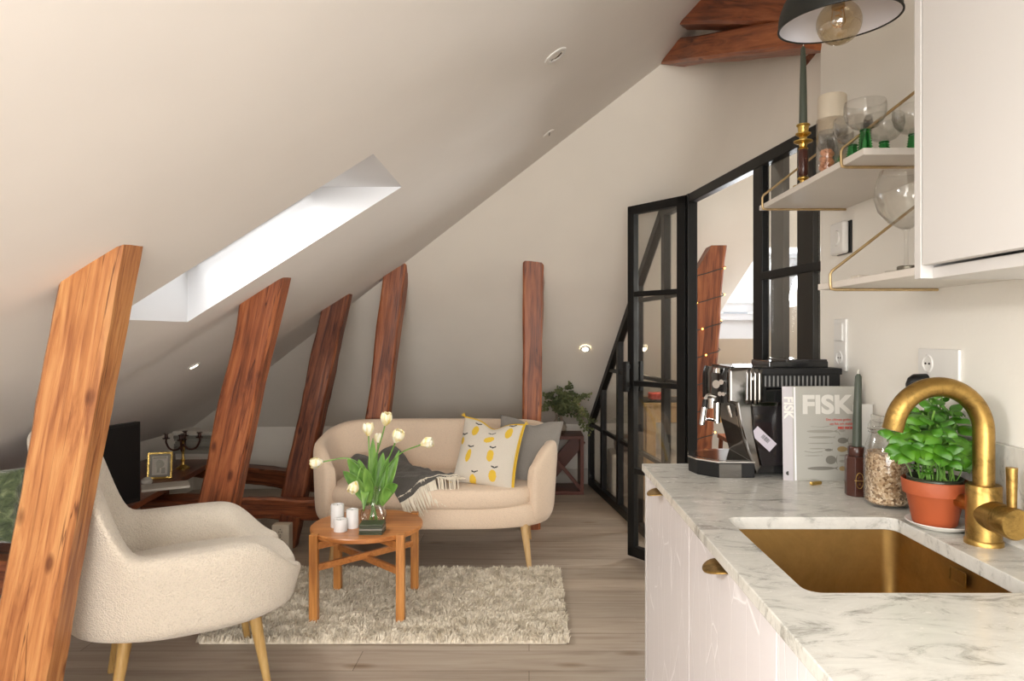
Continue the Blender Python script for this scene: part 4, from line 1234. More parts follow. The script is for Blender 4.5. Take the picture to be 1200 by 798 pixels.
kc = thing('kitchen_base_cabinet', (0, 0, 0), 'white base cabinet with carved fronts and half-moon brass pulls, far unit under the worktop', 'kitchen cabinet', 'kitchen base cabinets')
def unit(root, y0, y1, px_end=False):
    x0 = KF+.012
    m = MB(); m.box((x0+.020, y0+.001, .10), (XW-.01, y0+.018, CT-.026)); m.box((x0+.020, y1-.018, .10), (XW-.01, y1-.001, CT-.026)); m.box((x0+.02, y0+.001, .10), (XW-.01, y1-.001, .118)); m.box((XW-.03, y0, .1), (XW-.012, y1, CT-.03))
    m.build('body', M['cab'], root)
    MB().box((x0+.05, y0, 0), (x0+.065, y1, .10)).build('plinth', M['cab'], root)
    d = MB().box((x0, y0+.0015, .105), (x0+.018, y1-.0015, CT-.034)).build('door', M['front'], root, bevel=.0015)
    return d
def half_moon(d, y, z, x0):
    m = MB(); poly = [( .030*math.cos(R(a)), .027*math.sin(R(a))) for a in range(180, 361, 12)]
    # curved half-disc lip curling out of the door's top edge
    def f(u, v):
        a = R(180+180*u); r = v
        out = -.040*math.sin(a)*r
        return (x0+.001-out, y+.046*math.cos(a)*r, z-.002-.010*(out/.040)**2)
    m.grid(f, 20, 6)
    h = m.build('handle', M['brass'], d, smooth=True, auto=0, solid=.0022)
    return h
unit_edges = [(1.695, 2.31), (1.095, 1.695), (.495, 1.095), (-.10, .495), (-.59, -.10)]
names = ['far unit under the worktop by the glass door', 'middle unit below the sink', 'unit nearest the camera under the worktop front edge', None, None]
for k, (a, b) in enumerate(unit_edges[:3]):
    root = kc if k == 0 else thing('kitchen_base_cabinet', (0, 0, 0), 'white carved-front base cabinet, '+names[k], 'kitchen cabinet', 'kitchen base cabinets')
    if k == 0: root['label'] = 'white carved-front base cabinet, '+names[0]
    d = unit(root, a, b)
    half_moon(d, {0: 2.07, 1: 1.405, 2: .80}[k], CT-.034, KF+.012)
ep = MB().box((KF+.010, 2.311, 0), (XW-.005, 2.328, CT-.026)).build('end_panel', M['cab'], bevel=.001); ep.parent = kc
ls = MB().box((KF+.034, KY0+.01, .0), (XW-.012, .49, CT-.026)).build('kitchen_base_cabinet', M['cab']); tag(ls, 'white base cabinet continuing out of view at the bottom right', 'kitchen cabinet', 'kitchen base cabinets')

# ------------------------------------------------------------ sink
sk = thing('kitchen_sink', ((SX_0+SX_1)/2, (SY_0+SY_1)/2, CT-.03), 'undermounted rectangular brushed brass sink in the marble worktop', 'sink')
def skp(P, z): return [(x-sk.location.x, y-sk.location.y, z) for x, y in P]
g = .004
rings = [skp(rrect(SX_0-.02, SX_1+.02, SY_0-.02, SY_1+.02, .05), -.0005), skp(rrect(SX_0+g*-1, SX_1+g, SY_0-g, SY_1+g, .033), -.0005), skp(rrect(SX_0-g, SX_1+g, SY_0-g, SY_1+g, .033), -.004),
         skp(rrect(SX_0+.004, SX_1-.004, SY_0+.004, SY_1-.004, .030), -.170), skp(rrect(SX_0+.010, SX_1-.010, SY_0+.010, SY_1-.010, .030), -.188), skp(rrect(SX_0+.03, SX_1-.03, SY_0+.03, SY_1-.03, .04), -.197), skp(rrect(cx_-.04, cx_+.04, cy_-.04, cy_+.04, .0399), -.202)]
m = MB(); vs = [v for r in rings for v in r]; fs = []
for i in range(len(rings)-1):
    for k in range(n_):
        k2 = (k+1) % n_; fs.append((i*n_+k, i*n_+k2, (i+1)*n_+k2, (i+1)*n_+k))
fs.append(tuple(range((len(rings)-1)*n_, len(rings)*n_)))
m.add(vs, fs); m.build('basin', M['sinkbrass'], sk, smooth=True, auto=30)
MB().lathe([(.04, .001), (.038, .003), (.022, -.002), (.001, -.002)], n=32, c=(0, 0, -.202), cap=False).build('drain', M['sinkbrass'], sk, smooth=True)
# overflow slot on the wall side
xo = (SX_1-SX_0)/2-.005; yo = 1.391-sk.location.y
m = MB()
fr = [(yo-.024, -.010), (yo+.024, -.010), (yo+.024, -.036), (yo-.024, -.036)]
for i in range(4):
    a, b = fr[i], fr[(i+1) % 4]; m.bar((xo, a[0], a[1]), (xo, b[0], b[1]), .004, .003, up=(1, 0, 0))
m.build('overflow_frame', M['brass'], sk)
MB().box((xo-.001, yo-.021, -.034), (xo+.001, yo+.021, -.012)).build('overflow_plate', M['sinkbrass'], sk)

# ------------------------------------------------------------ tap
fa = thing('kitchen_tap', (.957, 1.437, CT), 'aged brass mixer tap with a high arched spout beside the sink', 'tap')
MB().lathe([(.001, 0), (.0365, 0), (.0365, .008), (.034, .011), (.001, .011)], n=48).build('base_ring', M['brass'], fa, smooth=True)
MB().lathe([(.001, .010), (.0335, .010), (.0335, .122), (.0315, .125), (.001, .125)], n=48).build('body', M['brass'], fa, smooth=True)
pts = [(0, 0, .12), (0, 0, .17), (0, 0, .235)]
RA = .095
for k in range(1, 31):
    a = math.pi*k/30*.93; pts.append((-RA+RA*math.cos(a), 0, .235+RA*math.sin(a)))
e_ = Vector(pts[-1]); d_ = (e_-Vector(pts[-2])).normalized()
pts.append(tuple(e_+d_*.018))
MB().tube(pts, .0205, 28).build('spout', M['brass'], fa, smooth=True, auto=50)
MB().cyl(tuple(Vector(pts[-1])-d_*.001), tuple(Vector(pts[-1])+d_*.0006), .017, n=28).build('aerator', M['dark'], fa)
MB().cyl((0, .02, .072), (0, .088, .072), .0165, n=28).build('rear_knob', M['brass'], fa, smooth=True)
m = MB(); m.tube([(0, -.01, .066), (.0, -.058, .066), (0, -.0585, .066), (0, -.060, .066), (0, -.0605, .066), (.0, -.095, .066), (0, -.099, .066)], [.031, .031, .029, .029, .0315, .0315, .029], 40)
m.build('valve', M['brass'], fa, smooth=True)
m = MB(); m.tube([(.004, -.078, .09), (.004, -.078, .175)], [.0085, .0105], 20); m.build('lever', M['brass'], fa, smooth=True)

# ------------------------------------------------------------ wall cabinet
UX, UY, UZ0, UZ1 = .628, 1.113, 1.430, 2.45
uc = thing('wall_cabinet', (0, 0, 0), 'plain white wall cabinet at the upper right, above the tap', 'wall cabinet')
m = MB(); m.box((UX, UY-.018, UZ0), (XW-.001, UY, UZ1)); m.box((UX+.02, -.55, UZ0), (XW-.001, UY-.018, UZ0+.018)); m.box((UX+.02, -.55, UZ1-.018), (XW-.001, UY-.018, UZ1)); m.box((XW-.015, -.55, UZ0), (XW-.001, UY-.018, UZ1)); m.box((UX+.01, -.57, UZ0), (XW-.001, -.55, UZ1))
m.build('body', M['cab'], uc, bevel=.0008)
MB().box((UX+.001, .515, UZ0+.021), (UX+.019, UY-.0205, UZ1-.002)).build('door', M['cab'], uc, bevel=.001)
MB().box((UX+.001, -.085, UZ0+.021), (UX+.019, .512, UZ1-.002)).build('door', M['cab'], uc, bevel=.001)
MB().box((UX+.001, -.548, UZ0+.021), (UX+.019, -.088, UZ1-.002)).build('door', M['cab'], uc, bevel=.001)

# ------------------------------------------------------------ wall shelves
def bracket(root, y, zb, zt, xf):
    """flat brass loop: up round the shelf edge, then raking back to the wall"""
    h = .258/.77*.60
    pts = [(XW-.004, y, zb-.004), (xf+.008, y, zb-.004), (xf-.003, y, zb-.002), (xf-.005, y, zb+.006), (xf-.005, y, zt+.018), (xf-.001, y, zt+.026), (XW-.004, y, zt+.026+(XW-xf)*.77)]
    MB().tube(pts, .0036, 8).build('bracket', M['softbrass'], root, smooth=True, auto=60)
UXF = .757; UZB = 1.747; UZT = 1.763
us = thing('wall_shelf', (0, 0, 0), 'upper pale wooden wall shelf on brass loop brackets, holding glasses', 'shelf')
MB().box((UXF, 1.545, UZB), (XW-.001, 2.246, UZT)).build('board', M['shelf'], us, bevel=.0015)
bracket(us, 2.20, UZB, UZT, UXF); bracket(us, 1.645, UZB, UZT, UXF)
LXF = .757; LZB = 1.456; LZT = 1.472
lsf = thing('wall_shelf', (0, 0, 0), 'lower pale wooden wall shelf with one brass bracket, holding the balloon wine glass', 'shelf')
MB().box((LXF, UY+.004, LZB), (XW-.001, 1.79, LZT)).build('board', M['shelf'], lsf, bevel=.0015)
bracket(lsf, 1.705, LZB, LZT, LXF)

# ------------------------------------------------------------ things on the upper shelf
# candlestick: brass and dark red turned holder with a dark taper
cs = thing('candlestick', (.785, 1.955, UZT), 'turned brass and dark red candlestick with a tall dark taper on the upper shelf', 'candlestick')
MB().lathe([(.001, 0), (.027, 0), (.028, .003), (.018, .006), (.009, .012), (.009, .018), (.016, .022), (.016, .025), (.009, .030)], n=24).build('foot', M['gold'], cs, smooth=True)
MB().lathe([(.008, .028), (.013, .034), (.0145, .055), (.0145, .10), (.012, .106)], n=24).build('shaft', M['maroon'], cs, smooth=True)
MB().lathe([(.010, .104), (.014, .108), (.010, .114), (.012, .122), (.026, .128), (.026, .131), (.012, .134), (.010, .142), (.021, .150), (.021, .153), (.014, .156), (.0155, .172), (.019, .175), (.0185, .178), (.001, .178)], n=24).build('socket', M['gold'], cs, smooth=True)
tp = MB().tube([(0, 0, .170), (0, 0, .30), (0, 0, .395), (0, 0, .402)], [.0115, .0095, .0066, .003], 20).build('taper_candle', M['cgreen'], smooth=True, loc=(.785, 1.955, UZT)); tag(tp, 'tall thin dark green taper candle in the brass candlestick on the upper shelf', 'candle')
MB().tube([(0, 0, .40), (.001, 0, .410), (-.001, 0, .416)], .0014, 6).build('wick', M['candle_white'], tp)
# tall textured hurricane vase with a cream pillar candle
hx, hy = .888, 2.00
hv = MB().lathe([(.001, .0), (.040, .0), (.043, .01), (.043, .10), (.044, .205), (.042, .205), (.041, .10), (.040, .012), (.001, .008)], n=40, cap=False).build('hurricane_glass', M['crystal'], smooth=True, auto=0, loc=(hx, hy, UZT)); tag(hv, 'tall textured glass at the far end of the upper shelf, around the cream candle', 'glass holder')
pc2 = MB().lathe([(.001, .0), (.0395, .0), (.0395, .262), (.037, .266), (.001, .266)], n=40).build('pillar_candle', M['wax'], smooth=True, loc=(hx, hy, UZT+.010)); tag(pc2, 'thick cream pillar candle rising out of the textured glass on the upper shelf', 'candle')
MB().cyl((0, 0, .266), (.001, 0, .276), .0012, n=6).build('wick', M['ink'], pc2)
jx, jy = .806, 1.845
jv = MB().lathe([(.001, 0), (.026, 0), (.0285, .005), (.029, .08), (.024, .10), (.026, .125), (.024, .125), (.0225, .10), (.027, .08), (.0265, .006), (.001, .003)], n=32, cap=False).build('small_glass_jar', M['clear'], smooth=True, auto=0, loc=(jx, jy, UZT)); tag(jv, 'small clear glass jar of orange-pink stones on the upper shelf', 'jar')
m = MB(); rnd = random.Random(8)
def blob(m, c, r, sd, sq=(1, 1, 1), n=10):
    def f(u, v):
        a, b = u*2*math.pi, (v-.5)*math.pi
        d = Vector((math.cos(a)*math.cos(b), math.sin(a)*math.cos(b), math.sin(b)))
        k = r*(1+.25*noise.noise(d*1.6+Vector((sd, 0, 0))))
        return (c[0]+d.x*k*sq[0], c[1]+d.y*k*sq[1], c[2]+d.z*k*sq[2])
    m.grid(f, n, n//2+1, closeu=True)
for k in range(34):
    a = rnd.uniform(0, 6.28); r_ = rnd.uniform(0, .0175)
    blob(m, (r_*math.cos(a), r_*math.sin(a), .010+k*.0019), .0078, k)
tag(m.build('orange_stones', M['peach'], smooth=True, auto=0, loc=(jx, jy, UZT+.001)), 'orange-pink tumbled stones heaped in the small glass jar', 'stones', kind='stuff')

def roemer(x, y, k, label):
    g_ = thing('wine_glass', (x, y, UZT), label, 'glass', 'green stemmed glasses on the upper shelf')
    m = MB(); prof = [(.001, 0), (.030, 0), (.031, .003), (.022, .006)]
    for i in range(9):
        z = .008+i*.0062; prof += [(.0085+.0065*(1-i/9), z), (.0118+.0068*(1-i/9), z+.003)]
    prof += [(.0115, .064), (.001, .064)]
    m.lathe(prof, n=28); m.build('stem', M['greenglass'], g_, smooth=True, auto=0)
    m = MB(); m.lathe([(.001, .064), (.014, .0645), (.030, .072), (.043, .088), (.0475, .105), (.047, .122), (.0455, .130), (.0445, .130), (.046, .122), (.0463, .105), (.042, .089), (.029, .0735), (.013, .066), (.001, .0655)], n=40, cap=False)
    m.build('bowl', M['clear'], g_, smooth=True, auto=0)
    return g_
spots_ = [(.800, 1.625, 'green stemmed glass in front, right behind the near shelf bracket'),
          (.832, 1.755, 'green stemmed glass second from the jar of stones'),
          (.838, 1.870, 'green stemmed glass standing next to the jar of stones'),
          (.897, 1.725, 'green stemmed glass at the back against the wall, mostly hidden'),
          (.935, 1.660, 'green stemmed glass cut off by the wall cabinet edge')]
g0 = None
for i, (x, y, lb) in enumerate(spots_):
    if i == 0: g0 = roemer(x, y, i, lb)
    else: dup(g0, (x, y, UZT), label=lb)

# ------------------------------------------------------------ things on the lower shelf
bg_ = thing('balloon_wine_glass', (.790, 1.430, LZT), 'large clear balloon wine glass standing on the lower shelf', 'glass')
MB().lathe([(.001, 0), (.040, 0), (.040, .0015), (.008, .005), (.0045, .012), (.0038, .05), (.0042, .082), (.009, .09), (.001, .09)], n=36).build('stem', M['wine'], bg_, smooth=True, auto=0)
pr = [(.001, .088), (.012, .090), (.034, .104), (.054, .128), (.0615, .155), (.0585, .185), (.050, .212)]
MB().lathe(pr+[(.049, .212), (.0575, .185), (.0605, .155), (.053, .1285), (.033, .105), (.011, .0912), (.001, .0895)], n=48, cap=False).build('bowl', M['wine'], bg_, smooth=True, auto=0)
tag(MB().lathe([(.001, 0), (.024, 0), (.024, .012), (.026, .012), (.026, .018), (.024, .020), (.001, .020)], n=28).build('small_tin', M['pewter'], smooth=True, loc=(.845, 1.515, LZT)), 'small dark round tin on the lower shelf by the wine glass foot', 'tin')
tag(MB().lathe([(.001, 0), (.016, 0), (.02, .006), (.018, .014), (.001, .018)], n=20).build('brass_pot', M['gold'], smooth=True, loc=(.80, 1.33, LZT)), 'small brass lidded pot behind the wine glass on the lower shelf', 'pot')
bk_ = thing('small_box', (.835, 1.68, LZT), 'small pink and white matchbox lying on the lower shelf', 'box')
MB().box((-.035, -.02, 0), (.0, .02, .013)).build('sleeve', M['cush'], bk_, bevel=.001); MB().box((.0, -.02, .0), (.04, .02, .013)).build('pink_end', M['pinkbox'], bk_, bevel=.001)

# ------------------------------------------------------------ switches and sockets on the kitchen wall
th_ = thing('thermostat', (XW, 2.215, 1.652), 'white rounded thermostat on a dark back plate beside the glass partition', 'thermostat')
MB().box((-.006, -.052, -.052), (-.0, .048, .052)).build('back_plate', M['black'], th_, bevel=.002)
MB().box((-.028, -.045, -.052), (-.007, .050, .052)).build('casing', M['white'], th_, bevel=.008, bseg=4)
MB().lathe([(.001, .004), (.024, .004), (.026, .0), (.026, -.004)], n=32, M4=Matrix.Rotation(R(-90), 4, 'Y'), c=(-.029, 0, 0), cap=False).build('dial', M['white'], th_, smooth=True)
def rocker(y, z, label, rows=2):
    s_ = thing('wall_switch', (XW, y, z), label, 'switch')
    h_ = .0425*rows
    MB().box((-.009, -.043, -h_), (0, .043, h_)).build('plate', M['white'], s_, bevel=.003)
    MB().box((-.014, -.028, h_-.072), (-.008, .028, h_-.014)).build('rocker', M['white'], s_, bevel=.002)
    for zz in (-.042,):
        MB().lathe([(.018, -.006), (.019, .003), (.022, .003), (.023, 0)], n=28, M4=Matrix.Rotation(R(-90), 4, 'Y'), c=(-.009, 0, zz), cap=False).build('outlet_ring', M['white'], s_, smooth=True)
        m = MB(); m.cyl((-.008, -.008, zz), (-.0105, -.008, zz), .0025, n=8); m.cyl((-.008, .008, zz), (-.0105, .008, zz), .0025, n=8); m.build('hole', M['dark'], s_)
    return s_
rocker(2.235, 1.306, 'white combined rocker switch and socket on the kitchen wall above the coffee machine')
s2 = thing('wall_socket', (XW, 1.70, 1.262), 'white wall socket with a black plug above the basil', 'socket')
MB().box((-.009, -.085, -.042), (0, .085, .042)).build('plate', M['white'], s2, bevel=.003)
MB().lathe([(.016, -.002), (.019, .003), (.022, .003), (.024, 0)], n=28, M4=Matrix.Rotation(R(-90), 4, 'Y'), c=(-.009, .04, .004), cap=False).build('outlet_ring', M['white'], s2, smooth=True)
m = MB(); m.cyl((-.008, .032, .004), (-.0115, .032, .004), .0025, n=8); m.cyl((-.008, .048, .004), (-.0115, .048, .004), .0025, n=8); m.build('hole', M['dark'], s2)
pg = MB().tube([(0, 0, 0), (-.030, 0, 0), (-.036, 0, -.003), (-.042, 0, -.010), (-.044, 0, -.05), (-.03, .0, -.12), (-.012, .02, -.20), (-.012, .04, -.26)], [.018, .017, .014, .010, .0045, .0035, .0035, .0035], 16).build('power_plug', M['black'], smooth=True, loc=(XW-.010, 1.745, 1.222)); tag(pg, 'black plug with its cable hanging at the wall socket above the basil', 'plug')

# ------------------------------------------------------------ pendant lamp over the worktop
lx, ly, lz = .690, 1.52, 2.036
lamp = thing('pendant_lamp', (lx, ly, lz), 'black dome pendant lamp with white inside and a large amber globe bulb', 'pendant lamp', rot=(R(3.5), R(-4), 0))
RL = .128
dome = []
for k in range(15):
    a = R(90*k/14); dome.append((RL*math.cos(a) if k < 14 else .012, .118*math.sin(a)))
MB().lathe(dome, n=64, cap=False).build('lamp_shade', M['lampblack'], lamp, smooth=True, auto=0)
MB().lathe([(max(.006, r-.003), z-.0025 if z > .01 else z+.0003) for r, z in dome], n=64, cap=False).build('shade_inside', M['lampwhite'], lamp, smooth=True, auto=0)
MB().lathe([(RL, 0), (RL+.0015, .0005), (RL+.0012, -.002), (RL-.003, -.002), (RL-.003, .0006)], n=64, cap=False).build('rim', M['lampblack'], lamp, smooth=True)
MB().lathe([(.001, .10), (.020, .10), (.022, .118), (.018, .155), (.006, .165), (.001, .165)], n=28).build('cap', M['lampblack'], lamp, smooth=True)
MB().cyl((0, 0, .16), (0, 0, ZC-lz), .003, n=8).build('cord', M['black'], lamp)
MB().cyl((0, 0, .03), (0, 0, .105), .014, n=20).build('bulb_holder', M['gold'], lamp, smooth=True)
bl = MB().lathe([(.012, .033)]+[(.0475*math.cos(R(a)), -.002+.0475*math.sin(R(a))) for a in range(72, -91, -9)], n=40, cap=False).build('bulb', M['amber'], lamp, smooth=True, auto=0)
m = MB(); m.tube([(.006*math.cos(t_*.9), .006*math.sin(t_*.9), .03-t_*.0016) for t_ in range(28)], .0012, 6); m.tube([(-.012, 0, .03), (-.016, .004, .0), (-.008, 0, -.012), (.006, 0, -.012), (.014, 0, .0), (.011, 0, .03)], .001, 6)
m.build('filament', M['rod'], bl, smooth=True)

# ------------------------------------------------------------ coffee machine (seen from its side, spout end to the left)
QX = lambda x: (x-620)/381.0
QZ = lambda y: 1.34-(y-392)/381.0-.90
cm = thing('coffee_machine', (0, 0, CT), 'black and chrome coffee machine with drip tray at the far end of the worktop', 'coffee machine')
Y0, Y1 = 2.10, 2.33
# lower body
poly = [(QX(884), QZ(556)), (QX(983), QZ(556)), (QX(983), QZ(452)), (QX(866), QZ(458)), (QX(864), QZ(474)), (QX(868), QZ(500)), (QX(876), QZ(530))]
MB().prism(poly, Y0+.006, Y1-.006, 'Y').build('body', M['blackgloss'], cm, bevel=.006)
# transparent water tank on the near side
poly = [(QX(881), QZ(474)), (QX(926), QZ(474)), (QX(926), QZ(546)), (QX(893), QZ(546)), (QX(884), QZ(520))]
MB().prism(poly, Y0-.004, Y0+.012, 'Y').build('water_tank', M['smoke'], cm, bevel=.004)
MB().box((QX(881), Y0-.006, QZ(476)), (QX(926), Y0+.004, QZ(471))).build('trim_strip', M['darkchrome'], cm, bevel=.001)
# chrome curved flank sweeping from head to tray
poly = [(QX(853), QZ(432)), (QX(884), QZ(430)), (QX(882), QZ(474)), (QX(884), QZ(505)), (QX(893), QZ(546)), (QX(886), QZ(556)), (QX(874), QZ(528)), (QX(866), QZ(500)), (QX(862), QZ(474)), (QX(853), QZ(472))]
MB().prism(poly, Y0-.008, Y0+.02, 'Y').build('chrome_flank', M['darkchrome'], cm, bevel=.009, bseg=4)
# head
prof = []
m = MB()
def head(u, v):
    # u around the rounded nose in plan, v upward
    z0, z1 = QZ(473), QZ(432)
    pts = [(QX(898), Y0+.001), (QX(870), Y0-.004), (QX(854), Y0+.010), (QX(847), Y0+.035), (QX(845), (Y0+Y1)/2), (QX(847), Y1-.035), (QX(848), Y1-.008), (QX(898), Y1)]
    p = spline([(a, b, 0) for a, b in pts], 40)[int(round(u*40))]
    k = 1-.06*(v > .8)*((v-.8)/.2)
    cx = QX(890)
    return (cx+(p.x-cx)*k-.0*(v), p.y, lerp(z0, z1, v))
m.grid(head, 40, 10)
m.add([head(i/40, 1) for i in range(41)], [tuple(range(41))]); m.add([head(i/40, 0) for i in range(41)], [tuple(range(41))])
m.build('head', M['blackgloss'], cm, smooth=True, auto=40, weld=True)
m = MB()
def band(u, v):
    p = Vector(head(.03+.10*u, v*.98)); return (p.x, p.y-.0035, p.z)
m.grid(band, 12, 8); m.build('chrome_panel', M['darkchrome'], cm, smooth=True, auto=0, solid=.003)
MB().box((QX(856), Y0+.008, QZ(433.5)), (QX(910), Y1-.01, QZ(430))).build('top_plate', M['blackgloss'], cm, bevel=.003)
# rear top with vent slats and the bean lid
MB().box((QX(888), Y0+.001, QZ(455)), (QX(985), Y1, QZ(433))).build('upper_casing', M['black'], cm, bevel=.003)
MB().box((QX(886), Y0-.001, QZ(439)), (QX(987), Y1, QZ(431.5))).build('top_rim', M['black'], cm, bevel=.002)
for k in range(17):
    x = QX(892+k*4.9)
    MB().box((x-.0022, Y0-.0025, QZ(453)), (x+.0022, Y0+.003, QZ(440.5))).build('vent_slat', M['slat'], cm, bevel=.0008)
MB().box((QX(905), Y0+.03, QZ(432)), (QX(976), Y1-.03, QZ(423.5))).build('bean_lid', M['blackgloss'], cm, bevel=.004)
MB().box((QX(926), Y0+.032, QZ(424.5)), (QX(975), Y1-.03, QZ(421.5))).build('lid_handle', M['smoke'], cm, bevel=.002)
# drip tray: chrome topped, rounded front
ty0 = Y0-.008
tray = [(QX(884), ty0), (QX(842), ty0), (QX(821), ty0+.055), (QX(816), ty0+.11), (QX(822), ty0+.18), (QX(850), Y1), (QX(884), Y1)]
MB().prism([(x, y) for x, y in tray], .0, .046, 'Z').build('drip_tray', M['black'], cm, bevel=.004)
MB().prism([(x*1.0+(-.003 if x < QX(870) else 0), y-(.002 if y < Y0 else 0)) for x, y in tray], .046, .051, 'Z').build('tray_rim', M['chrome'], cm, bevel=.0015)
MB().prism([(QX(878), ty0+.012), (QX(846), ty0+.012), (QX(828), ty0+.06), (QX(824), ty0+.11), (QX(830), ty0+.17), (QX(878), Y1-.015)], .051, .0525, 'Z').build('cup_grate', M['darkchrome'], cm)
MB().box((QX(842), ty0-.0015, .0), (QX(868), ty0, .044)).build('tray_face', M['darkchrome'], cm, bevel=.0005)
# nozzle, portafilter style spouts, steam wand and knobs
m = MB(); m.cyl((QX(845), Y0+.10, QZ(470)), (QX(845), Y0+.10, QZ(482)), .017, n=20); m.tube([(QX(846), Y0+.05, QZ(474)), (QX(845), Y0+.045, QZ(498))], [.011, .009], 16); m.tube([(QX(857), Y0+.03, QZ(476)), (QX(861), Y0+.03, QZ(490))], [.006, .005], 12)
m.build('coffee_spout', M['chrome'], cm, smooth=True)
sw = MB().tube(spline([(QX(842), Y0+.03, QZ(466)), (QX(833), Y0+.03, QZ(464)), (QX(829), Y0+.025, QZ(470)), (QX(828), Y0+.02, QZ(478))], 12), .0055, 12).build('steam_wand', M['chrome'], cm, smooth=True)
MB().tube([(QX(829), Y0+.024, QZ(469)), (QX(827.5), Y0+.02, QZ(479))], [.0085, .0085], 14).build('grip', M['black'], sw, smooth=True)
MB().tube([(QX(827.5), Y0+.02, QZ(478)), (QX(824), Y0+.016, QZ(498)), (QX(824), Y0+.016, QZ(499.5))], [.0085, .009, .004], 14).build('nozzle', M['chrome'], sw, smooth=True)
m = MB(); m.cyl((QX(829), Y0+.02, QZ(492)), (QX(843), Y0+.045, QZ(495)), .004, n=10); m.build('cross_pipe', M['chrome'], cm, smooth=True)
for (x, y, z, r) in ((845, Y0+.035, 451, .013), (849, Y0+.016, 448, .008), (848, Y0+.022, 462, .007), (851, Y0+.012, 462, .006)):
    MB().cyl((QX(x)+.012, y+.012, QZ(z)), (QX(x)-.008, y-.008, QZ(z)), r, n=24).build('control_knob', M['chrome'], cm, smooth=True)
MB().box((QX(842), Y0+.028, QZ(438)), (QX(847), Y0+.06, QZ(432))).build('badge', M['chrome'], cm, bevel=.001)
RX = Matrix.Rotation(R(90), 4, 'X')
text('brand_lettering', "DeLonghi", .017, M['white'], cm, Matrix.Translation((QX(857.5), Y0+.0015, QZ(445)))@Matrix.Rotation(R(-9), 4, 'Z')@RX, bold=.0004)
# lilac tag with barcode taped on the tank
tg = thing('paper_tag', (QX(894), Y0-.0065, CT+QZ(514)), 'lilac paper tag with a barcode hanging on the coffee machine side', 'tag', rot=(0, R(43), 0))
MB().box((-.040, -.0006, -.0165), (.040, .0006, .0165)).build('card', M['lilac'], tg)
m = MB(); xx = -.010; rnd = random.Random(3)
while xx < .018:
    w_ = rnd.uniform(.0008, .0022); m.box((xx, -.0009, -.002), (xx+w_, -.0006, .011)); xx += w_+rnd.uniform(.0008, .002)
m.build('barcode', M['ink'], tg)

# ------------------------------------------------------------ FISK cookbook
bk = thing('cookbook', (.795, 2.052, CT), 'grey fish cookbook standing upright in front of the coffee machine', 'book', rot=(R(-2), 0, R(2)))
BW, BH, BT = .205, .283, .030
MB().box((.004, .003, .003), (BW-.004, BT-.003, BH-.003)).build('page_block', M['paper'], bk)
MB().box((0, 0, 0), (BW, .003, BH)).build('cover', M['cgrey'], bk, bevel=.0008)
MB().box((0, BT-.003, 0), (BW, BT, BH)).build('back_cover', M['cgrey'], bk, bevel=.0008)
# spine swings back-left so that it faces the room
sp_ = MB(); sp_.prism([(0, 0), (-.026, .014), (-.024, .018), (.003, .006)], 0, BH, 'Z'); sp_.prism([(-.026, .014), (.0, BT), (.003, BT-.003), (-.022, .014)], 0, BH, 'Z'); sp = sp_.build('spine', M['cspine'], bk, bevel=.0005)
MB().box((.004, -.0006, .001), (.0095, .0, BH-.001)).build('foil_edge', M['silver'], bk)
text('title', "FISK", .076, M['letter'], bk, Matrix.Translation((.028, -.0006, BH-.080))@Matrix.Diagonal((1.10, 1, 1, 1))@Matrix.Rotation(R(90), 4, 'X'), bold=.0030, extrude=.0003)
text('spine_title', "FISK", .036, M['letter'], sp, Matrix.Translation((-.0207, .0100, BH-.030))@Matrix.Rotation(math.atan2(-.014, .026), 4, 'Z')@Matrix.Rotation(R(90), 4, 'X')@Matrix.Rotation(R(-90), 4, 'Z'), bold=.0013, extrude=.0003)
for k, (tx, xx, bb) in enumerate((("Den ultimata guiden", .102, .0001), ("om fisk och skaldjur", .113, .0001), ("MED RECEPT", .138, .0005))):
    text('subtitle', tx, .0095, M['red'], bk, Matrix.Translation((xx, -.0005, BH-.103-.0125*k))@RX, bold=bb, extrude=.0002)
def fish(cx, cz, l, h_, mat, tail=True):
    m = MB(); K = 18
    poly = [(cx+l/2*math.cos(2*math.pi*k/K), cz+h_/2*math.sin(2*math.pi*k/K)) for k in range(K)]
    m.prism(poly, -.0007, -.0001, 'Y')
    if tail: m.prism([(cx+l*.45, cz), (cx+l*.62, cz+h_*.55), (cx+l*.56, cz), (cx+l*.62, cz-h_*.55)], -.0007, -.0001, 'Y')
    return m.build('fish_print', M[mat], bk)
for a in ((.085, .148, .085, .010, 'fishpale'), (.150, .150, .018, .010, 'fishpale'), (.085, .130, .075, .007, 'fishpale'), (.152, .120, .030, .018, 'fishgrey'), (.080, .112, .070, .004, 'fishpale'), (.178, .110, .022, .006, 'fishpale'),
          (.150, .094, .030, .017, 'fishochre'), (.108, .092, .022, .008, 'fishgrey'), (.072, .096, .045, .004, 'fishpale'), (.158, .075, .035, .005, 'fishpale'), (.115, .062, .032, .026, 'fishgrey'), (.158, .058, .036, .009, 'fishpale'),
          (.085, .037, .085, .011, 'fishgrey'), (.150, .036, .020, .014, 'fishochre'), (.060, .075, .05, .003, 'fishpale')):
    fish(*a)
m = MB(); m.tube([(.130, -.0004, .150), (.140, -.0004, .145), (.144, -.0004, .137)], .0012, 5); m.tube([(.035, -.0004, .088), (.06, -.0004, .084), (.09, -.0004, .087)], .0010, 5); m.tube([(.055, -.0004, .163), (.09, -.0004, .160), (.125, -.0004, .166)], .0007, 5)
m.build('line_drawing', M['fishpale'], bk)
MB().lathe([(.0045, 0), (.0062, 0), (.0062, .0005), (.0045, .0005)], n=20, M4=Matrix.Rotation(R(90), 4, 'X'), c=(-.0135, .0068, .022)).build('publisher_ring', M['ink'], sp)
